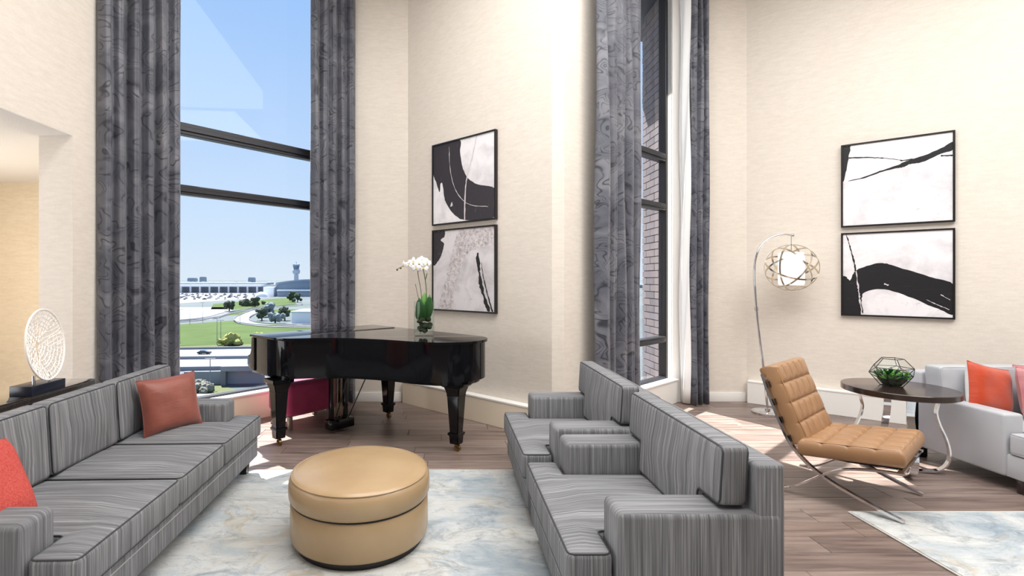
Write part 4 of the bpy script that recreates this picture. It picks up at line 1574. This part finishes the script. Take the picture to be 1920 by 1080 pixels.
def stroke_poly(cv, w, h, pts, mat, rough=0.004, seed=1, lift=0.0008, smooth_n=5, name='brush_stroke', horiz=True):
    """painted shape: closed outline in picture coordinates (0..1, t from the top), edges roughened"""
    rr = random.Random(seed)
    P = spline([(a, b, 0) for a, b in pts], smooth_n, True)
    fw = 0.018
    bm = bmesh.new()
    uvl = bm.loops.layers.uv.new('UVMap')
    vs_ = []
    uvs = {}
    for p in P:
        u = min(1, max(0, p.x + (rr.uniform(-1, 1) * rough)))
        t = min(1, max(0, p.y + (rr.uniform(-1, 1) * rough)))
        if p.x <= 0.001: u = 0
        if p.x >= 0.999: u = 1
        v = bm.verts.new((fw + u * (w - 2 * fw), -0.045 + 0.012 - lift, fw + (1 - t) * (h - 2 * fw)))
        uvs[v] = (u, 1 - t) if horiz else (1 - t, u)
        vs_.append(v)
    for tri in tessellate_polygon([[Vector((v.co.x, v.co.z, 0)) for v in vs_]]):
        try:
            f = bm.faces.new([vs_[k] for k in tri])
        except ValueError:
            continue
        for l_ in f.loops:
            l_[uvl].uv = uvs[l_.vert]
    me = bpy.data.meshes.new(name)
    bm.normal_update()
    bmesh.ops.reverse_faces(bm, faces=[f_ for f_ in bm.faces if f_.normal.y > 0])
    bm.to_mesh(me)
    bm.free()
    return link(name, me, mat, cv)
def stroke_line(cv, w, h, pts, wid, mat, rough=0.003, seed=1, lift=0.0012, name='brush_line', n=8):
    P = spline([(a, b, 0) for a, b in pts], n)
    wd = wid if callable(wid) else (lambda t: wid)
    rr = random.Random(seed)
    L_, R_ = [], []
    for i, p in enumerate(P):
        t = (P[min(i + 1, len(P) - 1)] - P[max(i - 1, 0)]).normalized()
        nn = Vector((-t.y, t.x, 0))
        q = wd(i / (len(P) - 1)) / 2
        L_.append(p + nn * (q + rr.uniform(-rough, rough)))
        R_.append(p - nn * (q + rr.uniform(-rough, rough)))
    fw = 0.018
    bm = bmesh.new()
    uvl = bm.loops.layers.uv.new('UVMap')
    def mk(p):
        return bm.verts.new((fw + min(1, max(0, p.x)) * (w - 2 * fw), -0.045 + 0.012 - lift, fw + (1 - min(1, max(0, p.y))) * (h - 2 * fw)))
    a = [mk(p) for p in L_]
    b = [mk(p) for p in R_]
    for i in range(len(a) - 1):
        f = bm.faces.new((a[i], a[i + 1], b[i + 1], b[i]))
        for l_, uv_ in zip(f.loops, ((i * 0.1, 0), (i * 0.1 + 0.1, 0), (i * 0.1 + 0.1, 0.2), (i * 0.1, 0.2))):
            l_[uvl].uv = uv_
    bm.normal_update()
    if sum(f_.normal.y * f_.calc_area() for f_ in bm.faces) > 0:
        bmesh.ops.reverse_faces(bm, faces=bm.faces[:])
    me = bpy.data.meshes.new(name)
    bm.to_mesh(me)
    bm.free()
    return link(name, me, mat, cv)
# left pair
t, cv, w, h = picture('framed_picture', 'upper left framed abstract with a broad curved charcoal sweep', C1, dA, nA, 0.475, 1.445, 2.215, 3.19, 'canvas_pale')
stroke_poly(cv, w, h, [(0, 0), (0.2, 0), (0.46, 0.0), (0.465, 0.15), (0.50, 0.33), (0.58, 0.47), (0.74, 0.58), (1, 0.66), (1, 0.8), (1, 0.985), (0.75, 1.0), (0.5, 0.98), (0.36, 0.90), (0.24, 0.77),
                       (0.19, 0.66), (0.165, 0.50), (0.13, 0.49), (0.11, 0.60), (0.05, 0.46), (0, 0.36), (0, 0.2)], 'ink_charcoal', 0.004, 2, horiz=False)
stroke_line(cv, w, h, [(0.73, 0.0), (0.66, 0.25), (0.58, 0.46), (0.545, 0.7), (0.54, 0.99)], 0.016, 'ink_white', 0.004, 3)
stroke_line(cv, w, h, [(0.28, 0.05), (0.30, 0.35), (0.40, 0.62), (0.60, 0.80), (0.9, 0.86)], 0.006, 'canvas_grey', 0.003, 4)
stroke_poly(cv, w, h, [(0.30, 0.80), (0.325, 0.745), (0.34, 0.79)], 'ink_white', 0.001, 5, 0.0014)
t, cv, w, h = picture('framed_picture', 'lower left framed abstract in crackled grey with a small dark corner', C1, dA, nA, 0.475, 1.445, 1.195, 2.16, 'canvas_grey')
stroke_poly(cv, w, h, [(0, 0), (0.1, 0), (0.20, 0.0), (0.20, 0.07), (0.13, 0.11), (0.19, 0.17), (0.16, 0.27), (0.10, 0.37), (0.0, 0.43), (0, 0.2)], 'ink_charcoal', 0.006, 6)
stroke_poly(cv, w, h, [(0.45, 0.02), (0.75, 0.0), (0.98, 0.0), (1.0, 0.16), (0.82, 0.24), (0.62, 0.28), (0.50, 0.42), (0.42, 0.62), (0.36, 0.82), (0.35, 0.99), (0.13, 0.99), (0.16, 0.78), (0.24, 0.55), (0.33, 0.32)], 'canvas_crackle', 0.012, 7)
stroke_line(cv, w, h, [(0.74, 0.30), (0.76, 0.48), (0.79, 0.66), (0.85, 0.85), (0.92, 1.0)], lambda q: 0.02 + 0.035 * abs(math.sin(q * 9)), 'ink_black', 0.008, 8)
stroke_line(cv, w, h, [(0.80, 0.42), (0.84, 0.62), (0.91, 0.84), (0.97, 1.0)], lambda q: 0.008 + 0.016 * q, 'ink_black', 0.004, 9)
# right pair
t, cv, w, h = picture('framed_picture', 'upper right framed abstract with thin slanting black strokes', C3, dRr, nR, 0.948, 1.874, 2.165, 3.115, 'canvas_pale')
stroke_poly(cv, w, h, [(0, 0), (0.04, 0), (0.075, 0.0), (0.055, 0.16), (0.03, 0.33), (0, 0.44), (0, 0.2)], 'ink_black', 0.004, 10)
stroke_poly(cv, w, h, [(1, 0.11), (0.9, 0.17), (0.72, 0.24), (0.60, 0.27), (0.50, 0.315), (0.36, 0.355), (0.2, 0.41), (0.05, 0.44), (0.2, 0.425), (0.36, 0.375), (0.5, 0.345), (0.57, 0.34), (0.64, 0.31), (0.74, 0.305), (0.9, 0.235), (1, 0.20)], 'ink_black', 0.003, 11)
stroke_line(cv, w, h, [(0.06, 0.15), (0.25, 0.175), (0.42, 0.21), (0.56, 0.255)], lambda q: 0.012 * (1 - q) + 0.005, 'ink_black', 0.003, 12)
stroke_line(cv, w, h, [(0.55, 0.26), (0.66, 0.255)], 0.014, 'ink_black', 0.003, 13)
stroke_line(cv, w, h, [(0.90, 0.255), (1.0, 0.265)], 0.016, 'ink_black', 0.003, 13)
t, cv, w, h = picture('framed_picture', 'lower right framed abstract with a thick arched black brush stroke', C3, dRr, nR, 0.948, 1.874, 1.15, 2.10, 'canvas_pale')
stroke_poly(cv, w, h, [(0.10, 0.50), (0.14, 0.445), (0.26, 0.39), (0.38, 0.365), (0.50, 0.405), (0.70, 0.49), (0.86, 0.555), (1.0, 0.615), (1.0, 0.8), (1, 0.965), (0.90, 0.915), (0.79, 0.86), (0.62, 0.765),
                       (0.41, 0.685), (0.27, 0.70), (0.20, 0.74), (0.185, 0.85), (0.195, 1.0), (0.1, 1.0), (0.0, 1.0), (0, 0.75), (0, 0.54), (0.03, 0.53), (0.07, 0.575)], 'ink_black', 0.004, 14)
stroke_line(cv, w, h, [(0.035, 0.0), (0.07, 0.15), (0.105, 0.32), (0.13, 0.48)], lambda q: 0.006 + 0.012 * q, 'ink_black', 0.004, 15)
stroke_line(cv, w, h, [(0.13, 0.46), (0.15, 0.65), (0.165, 0.80), (0.19, 1.0)], 0.012, 'ink_white', 0.006, 16, 0.0018)
stroke_line(cv, w, h, [(0.40, 0.615), (0.44, 0.635)], 0.014, 'ink_white', 0.004, 17, 0.0018)
stroke_line(cv, w, h, [(0.78, 0.80), (0.86, 0.85), (0.97, 0.91)], 0.006, 'ink_white', 0.003, 18, 0.0018)
stroke_line(cv, w, h, [(0.90, 0.74), (0.98, 0.80)], 0.008, 'ink_white', 0.004, 19, 0.0018)

# ================================================================== ARC FLOOR LAMP
fl_ = thing('floor_lamp', 'chrome arc floor lamp with a caged white globe shade', 'lamp', (3.77, 5.80, 0))
lathe('base', [(0.01, 0), (0.16, 0), (0.165, 0.008), (0.165, 0.022), (0.155, 0.03), (0.03, 0.034), (0.03, 0.06), (0.01, 0.062)], 'chrome', fl_, 48)
pl_ = [(0.0, 0, 0.04), (-0.045, 0, 0.50), (-0.09, 0, 0.85), (-0.13, 0, 1.22), (-0.155, 0, 1.60), (-0.14, 0, 1.80), (-0.08, 0, 1.96), (0.04, 0, 2.06), (0.17, 0, 2.09), (0.285, 0, 2.085)]
sp_ = spline(pl_, 8)
tube('pole', sp_, 0.013, 'chrome', fl_, 12)
tube('collar', [(-0.128, 0, 1.20), (-0.133, 0, 1.245)], 0.021, 'chrome', fl_, 12)
tube('finial', [(0.28, 0, 2.085), (0.30, 0, 2.085)], 0.018, 'chrome', fl_, 12)
tube('support_rod', [(0.02, 0.03, 0.05), (-0.02, 0.02, 0.35)], 0.008, 'chrome', fl_, 8)
SCZ, SCX, SR = 1.705, 0.275, 0.275
tube('hanger', [(SCX, 0, 2.085), (SCX, 0, SCZ + 0.2)], 0.005, 'chrome', fl_, 8)
shd = lathe('shade', [(0.0, -0.205), (0.118, -0.205), (0.128, -0.19), (0.132, 0.0), (0.128, 0.165), (0.115, 0.175), (0.0, 0.175)], 'lamp_shade_white', fl_, 40, (SCX, 0, SCZ))
# cage of crossing hoops
def hoop(nrm, r, off, wid, nm='cage_hoop'):
    nrm = Vector(nrm).normalized()
    a = nrm.orthogonal().normalized()
    b = nrm.cross(a)
    bm = bmesh.new()
    n_ = 56
    rg = []
    for k in range(n_):
        t_ = 2 * PI * k / n_
        e = a * math.cos(t_) + b * math.sin(t_)
        c = Vector((SCX, 0, SCZ)) + nrm * off
        rg.append([bm.verts.new(c + e * (r + i_) + nrm * j_) for i_, j_ in ((-0.0025, -wid), (0.0025, -wid), (0.0025, wid), (-0.0025, wid))])
    for k in range(n_):
        p, q = rg[k], rg[(k + 1) % n_]
        for i in range(4):
            bm.faces.new((p[i], p[(i + 1) % 4], q[(i + 1) % 4], q[i]))
    finish(nm, bm, 'champagne_metal', fl_, True, 40)
ph_ = (1 + 5 ** 0.5) / 2
for v in ((0, 1, ph_), (0, -1, ph_), (1, ph_, 0), (-1, ph_, 0), (ph_, 0, 1), (ph_, 0, -1)):
    hoop(v, SR * 0.97, 0.0, 0.010)
bm = bmesh.new()
bmesh.ops.create_icosphere(bm, subdivisions=2, radius=0.045, matrix=Matrix.Translation((SCX, 0, SCZ)))
finish('bulb', bm, 'lamp_shade_white', shd, True, 60)

# ================================================================== TAN CROSS-FRAME LOUNGE CHAIR
R1v = Vector((2.41, 3.77, 0))
fw_ = Vector((0.628, -0.778, 0)).normalized()
lc = thing('lounge_chair', 'tan tufted leather lounge chair on crossed chrome bars', 'chair', R1v, math.atan2(fw_.y, fw_.x))
WID = 0.69    # local y 0 (near side) .. WID (far side)
cA = spline([(0.0, 0, 0.845), (0.06, 0, 0.66), (0.165, 0, 0.40), (0.26, 0, 0.275), (0.37, 0, 0.19), (0.52, 0, 0.115), (0.68, 0, 0.05), (0.80, 0, 0.006)], 6)
cB = spline([(0.80, 0, 0.325), (0.68, 0, 0.312), (0.55, 0, 0.285), (0.46, 0, 0.25), (0.37, 0, 0.19), (0.27, 0, 0.11), (0.16, 0, 0.035), (0.05, 0, 0.006)], 6)
for y_ in (0.0, WID):
    ribbon('back_bar', [Vector((p.x, y_, p.z + (0.018 if y_ == 0 else 0.004) * max(0, (p.x - 0.4) / 0.4))) for p in cA], 0.017, (0, 1, 0), 0.036, 'chrome', lc)
    ribbon('seat_bar', [Vector((p.x, y_, p.z)) for p in cB], 0.012, (0, 1, 0), 0.035, 'chrome', lc)
for (x_, z_) in ((0.012, 0.81), (0.24, 0.31), (0.78, 0.322)):
    box('cross_bar', x_ - 0.017, x_ + 0.017, 0, WID, z_ - 0.006, z_ + 0.006, 'chrome', lc, 0.002)
for k in range(5):
    y_ = 0.10 + k * (WID - 0.2) / 4
    ribbon('seat_strap', [(0.25, y_, 0.305), (0.5, y_, 0.300), (0.78, y_, 0.330)], 0.005, (0, 1, 0), 0.045, 'strap_black', lc)
for k in range(4):
    z_ = 0.40 + k * 0.125
    x_ = (0.180, 0.128, 0.084, 0.044)[k]
    ribbon('back_strap', [(x_, 0.0, z_), (x_, WID, z_)], 0.005, (-0.3, 0, 0.95), 0.045, 'strap_black', lc)
def tufted(name, org, ex, ey, en, lx, ly, T, nx, ny, mat, parent):
    """quilted leather cushion: nx by ny pads between sunk seams, rounded sides"""
    org, ex, ey, en = Vector(org), Vector(ex).normalized(), Vector(ey).normalized(), Vector(en).normalized()
    r = 0.034
    def samples(L, n):
        out = [0, 0.004, 0.012, 0.024, r * 0.8]
        cell = L / n
        for i in range(n):
            for q in (0.0, 0.05, 0.12, 0.25, 0.5, 0.75, 0.88, 0.95):
                x_ = (i + q) * cell
                if r < x_ < L - r:
                    out.append(x_)
        out += [L - q for q in (r * 0.8, 0.024, 0.012, 0.004, 0)]
        return sorted(set(round(q, 5) for q in out))
    xs_, ys_ = samples(lx, nx), samples(ly, ny)
    def groove(x_, L, n):
        c = L / n
        d = min(abs(x_ - i * c) for i in range(1, n)) if n > 1 else 9
        return d
    def prof(x_, y_):
        d = min(x_, lx - x_, y_, ly - y_)
        e = min(d / r, 1)
        hh = T * 0.5 * math.sqrt(max(0, 1 - (1 - e) ** 2.6))
        gx, gy = groove(x_, lx, nx), groove(y_, ly, ny)
        g = min(gx, gy)
        pad = 1 - math.exp(-g / 0.012)
        return hh, 0.016 * pad * e - 0.006 * (1 - pad) * e
    bm = bmesh.new()
    top, bot = {}, {}
    for i, x_ in enumerate(xs_):
        for j, y_ in enumerate(ys_):
            hh, pd = prof(x_, y_)
            p = org + ex * x_ + ey * y_
            edge = i in (0, len(xs_) - 1) or j in (0, len(ys_) - 1)
            top[i, j] = bm.verts.new(p + en * (T * 0.5 + hh + pd))
            bot[i, j] = top[i, j] if edge else bm.verts.new(p + en * (T * 0.5 - hh))
    for i in range(len(xs_) - 1):
        for j in range(len(ys_) - 1):
            q = ((i, j), (i + 1, j), (i + 1, j + 1), (i, j + 1))
            bm.faces.new([top[c] for c in q])
            vs2 = [bot[c] for c in q][::-1]
            try:
                bm.faces.new(vs2)
            except ValueError:
                pass
    o = finish(name, bm, mat, parent, True, 80)
    zt_ = T * 1.0
    # welted piping round the top face
    e = r * 0.6
    hh, _ = prof(e, ly / 2)
    loop = []
    for (a_, b_) in ((e, e), (lx - e, e), (lx - e, ly - e), (e, ly - e)):
        loop.append((a_, b_))
    pts = []
    for k in range(4):
        a_, b_ = Vector(loop[k]), Vector(loop[(k + 1) % 4])
        for q in range(10):
            m_ = a_.lerp(b_, (q + 0.5) / 10)
            pts.append(org + ex * m_.x + ey * m_.y + en * (T * 0.5 + hh + 0.004))
    tube('welt', pts, 0.0045, mat, o, 6, True)
    return o
th_s = math.atan2(0.345 - 0.305, 0.52)
exs = Vector((math.cos(0.12), 0, math.sin(0.12)))
tufted('seat_cushion', (0.235, -0.015, 0.292), exs, (0, 1, 0), (-exs.z, 0, exs.x), 0.585, WID + 0.03, 0.105, 4, 5, 'tan_leather', lc)
exb = Vector((-0.215, 0, 0.55)).normalized()
tufted('back_cushion', (0.168, 0.02, 0.342), exb, (0, 1, 0), (exb.z, 0, -exb.x), 0.58, WID - 0.04, 0.12, 4, 5, 'tan_leather', lc)

# ================================================================== ROUND SIDE TABLE, TERRARIUM
TX, TY, TT = 3.735, 4.09, 0.68
st = thing('side_table', 'round dark-topped side table on curved chrome legs', 'table', (TX, TY, 0))
lathe('table_top', [(0.0, TT - 0.048), (0.365, TT - 0.048), (0.374, TT - 0.044), (0.374, TT - 0.004), (0.370, TT), (0.0, TT)], 'dark_wood_top', st, 72)
for k, ang in enumerate((-25, 65, 155, 245)):
    a_ = math.radians(ang)
    dr = Vector((math.cos(a_), math.sin(a_), 0))
    prof_ = [(0.26, TT - 0.05), (0.245, 0.56), (0.235, 0.49), (0.255, 0.40), (0.295, 0.29), (0.315, 0.18), (0.30, 0.09), (0.24, 0.03), (0.14, 0.010), (0.03, 0.008)]
    pts = spline([dr * r_ + Vector((0, 0, z_)) for r_, z_ in prof_], 6)
    ribbon('leg', pts, 0.010, dr.cross(Vector((0, 0, 1))), 0.05, 'chrome', st)
lathe('mounting_ring', [(0.20, TT - 0.056), (0.28, TT - 0.056), (0.28, TT - 0.049), (0.20, TT - 0.049)], 'chrome', st, 48)
tr_ = thing('terrarium', 'faceted glass terrarium with dark wire edges on the side table', 'terrarium', (3.72, 4.13, TT + 0.001))
bm = bmesh.new()
def ringp(n, r, z, ph):
    return [Vector((r * math.cos(2 * PI * (k + ph) / n), r * math.sin(2 * PI * (k + ph) / n), z)) for k in range(n)]
rA, rB, rC, rD = ringp(5, 0.075, 0.0, 0), ringp(5, 0.148, 0.10, 0), ringp(5, 0.138, 0.15, 0.5), ringp(5, 0.075, 0.225, 0.5)
facets = [rA[::-1]]
for k in range(5):
    k2 = (k + 1) % 5
    facets += [[rA[k], rA[k2], rB[k2], rB[k]], [rB[k], rB[k2], rC[k]], [rC[k], rB[k2], rC[k2]], [rC[k], rC[k2], rD[k2], rD[k]]]
edset = set()
for f in facets:
    for a, b in zip(f, f[1:] + f[:1]):
        edset.add(tuple(sorted((tuple(a), tuple(b)))))
bmw = bmesh.new()
for a, b in edset:
    add_tube(bmw, [a, b], 0.0028, 6)
finish('wire_frame', bmw, 'black_wood', tr_, True, 60)
for f in facets[1:-3]:
    bm2 = bmesh.new()
    bm2.faces.new([bm2.verts.new(p * 0.992) for p in f])
    finish('pane', bm2, 'vase_glass', tr_, False)
bm.free()
bm = bmesh.new()
add_lathe(bm, [(0.0, 0.004), (0.058, 0.004), (0.092, 0.05), (0.098, 0.062), (0.0, 0.068)], 20)
so = finish('soil', bm, 'moss', tr_, True, 50)
rr = random.Random(21)
def succulent(loc, s, n, mat, label):
    s *= 1.3
    t = thing('succulent', label, 'plant', loc, rr.uniform(0, 3), 'plants in the terrarium')
    for k in range(n):
        a_ = 2 * PI * k * 0.382
        el_ = 0.25 + 0.9 * k / n
        d_ = Vector((math.cos(a_) * math.cos(el_), math.sin(a_) * math.cos(el_), math.sin(el_)))
        leaf('leaf', d_ * 0.003, d_ * s * rr.uniform(0.8, 1.15), s * 0.42, s * 0.06, mat, t, (-math.sin(a_), math.cos(a_), 0), 4)
b0 = Vector((3.72, 4.13, TT + 0.064))
for dx, dy, s, n, m, lab in ((-0.055, -0.04, 0.06, 16, 'leaf_bright', 'bright green rosette at the left front of the terrarium'), (0.045, -0.05, 0.055, 16, 'leaf_bright', 'bright green rosette at the right front of the terrarium'),
                             (0.0, 0.02, 0.075, 18, 'leaf_green', 'tall dark green tuft in the middle of the terrarium'), (-0.04, 0.05, 0.06, 14, 'leaf_green', 'dark green tuft at the back left of the terrarium'),
                             (0.06, 0.03, 0.06, 14, 'leaf_bright', 'bright green tuft at the back right of the terrarium'), (-0.005, -0.065, 0.045, 14, 'leaf_green', 'small dark green tuft at the front of the terrarium')):
    succulent(b0 + Vector((dx, dy, 0)), s, n, m, lab)

# ================================================================== GREY LEATHER SOFA (right)
gs = thing('leather_sofa', 'pale grey leather sofa at the right edge', 'sofa', (4.15, 3.68, 0))
GL, GD = 'grey_leather', 'grey_leather_dark'
WS, DS = 2.0, 0.80
box('back_frame', 0.0, WS, DS - 0.15, DS, 0.10, 0.76, GL, gs, 0.02, 3)
for x0 in (0, WS - 0.15):
    box('armrest', x0, x0 + 0.15, 0.0, DS - 0.02, 0.10, 0.565, GL, gs, 0.022, 3)
box('seat_base', 0.02, WS - 0.02, -0.14, DS - 0.1, 0.10, 0.27, GL, gs, 0.012, 2)
mid = WS / 2
for i, (a, b) in enumerate(((0.155, mid), (mid, WS - 0.155))):
    lo = 0.01 if i == 0 else a + 0.004
    hi = WS - 0.01 if i == 1 else b - 0.004
    aa, bb = (a, b - 0.004) if i == 0 else (a + 0.004, b)
    slab('seat_cushion', sorted({lo, aa, bb, hi}), [-0.16, -0.012, DS - 0.30], lambda x, y, aa=aa, bb=bb: aa < x < bb or y < -0.012, 0.275, 0.43, 0.024, 0.022, GL, gs, None, GL, True)
    zs = 0.577
    blo, bhi = (0.015, b - 0.004) if i == 0 else (a + 0.004, WS - 0.015)
    slab('back_cushion', sorted({blo, aa, bb, bhi}), [0.44, zs, 0.83], lambda x, y, aa=aa, bb=bb: aa < x < bb or y > zs, 0.0, 0.15, 0.024, 0.02, GL, gs,
         lambda v: Vector((v.x, DS - 0.155 - v.z + (v.y - 0.43) * 0.06 - 0.03, v.y)), GL, True)
for lx in (0.07, WS - 0.07):
    for ly_ in (-0.08, DS - 0.07):
        box('leg', lx - 0.035, lx + 0.035, ly_ - 0.035, ly_ + 0.035, 0, 0.105, 'dark_wood_top', gs, 0.004)
p_ = pillow('throw_pillow', 0.40, 0.40, 0.15, 'orange_satin', mat2='pillow_white', seed=7)
tag(p_, 'orange satin throw pillow with a white back on the leather sofa', 'pillow')
orient(p_, (4.47, 4.08, 0.66), (0.96, 0.10, -0.22), (0.24, 0.22, 0.93))
p_ = pillow('throw_pillow', 0.40, 0.40, 0.16, 'pink_satin', seed=9)
tag(p_, 'shiny pink throw pillow in front of the orange one', 'pillow')
orient(p_, (4.78, 3.95, 0.645), (0.95, -0.05, -0.12), (0.10, 0.26, 0.95))
p_ = pillow('throw_pillow', 0.40, 0.40, 0.15, 'pink_satin', seed=12)
tag(p_, 'pink throw pillow at the right edge, behind the shiny pink one', 'pillow')
orient(p_, (4.98, 4.10, 0.66), (0.96, -0.2, 0.05), (0.0, 0.22, 0.97))
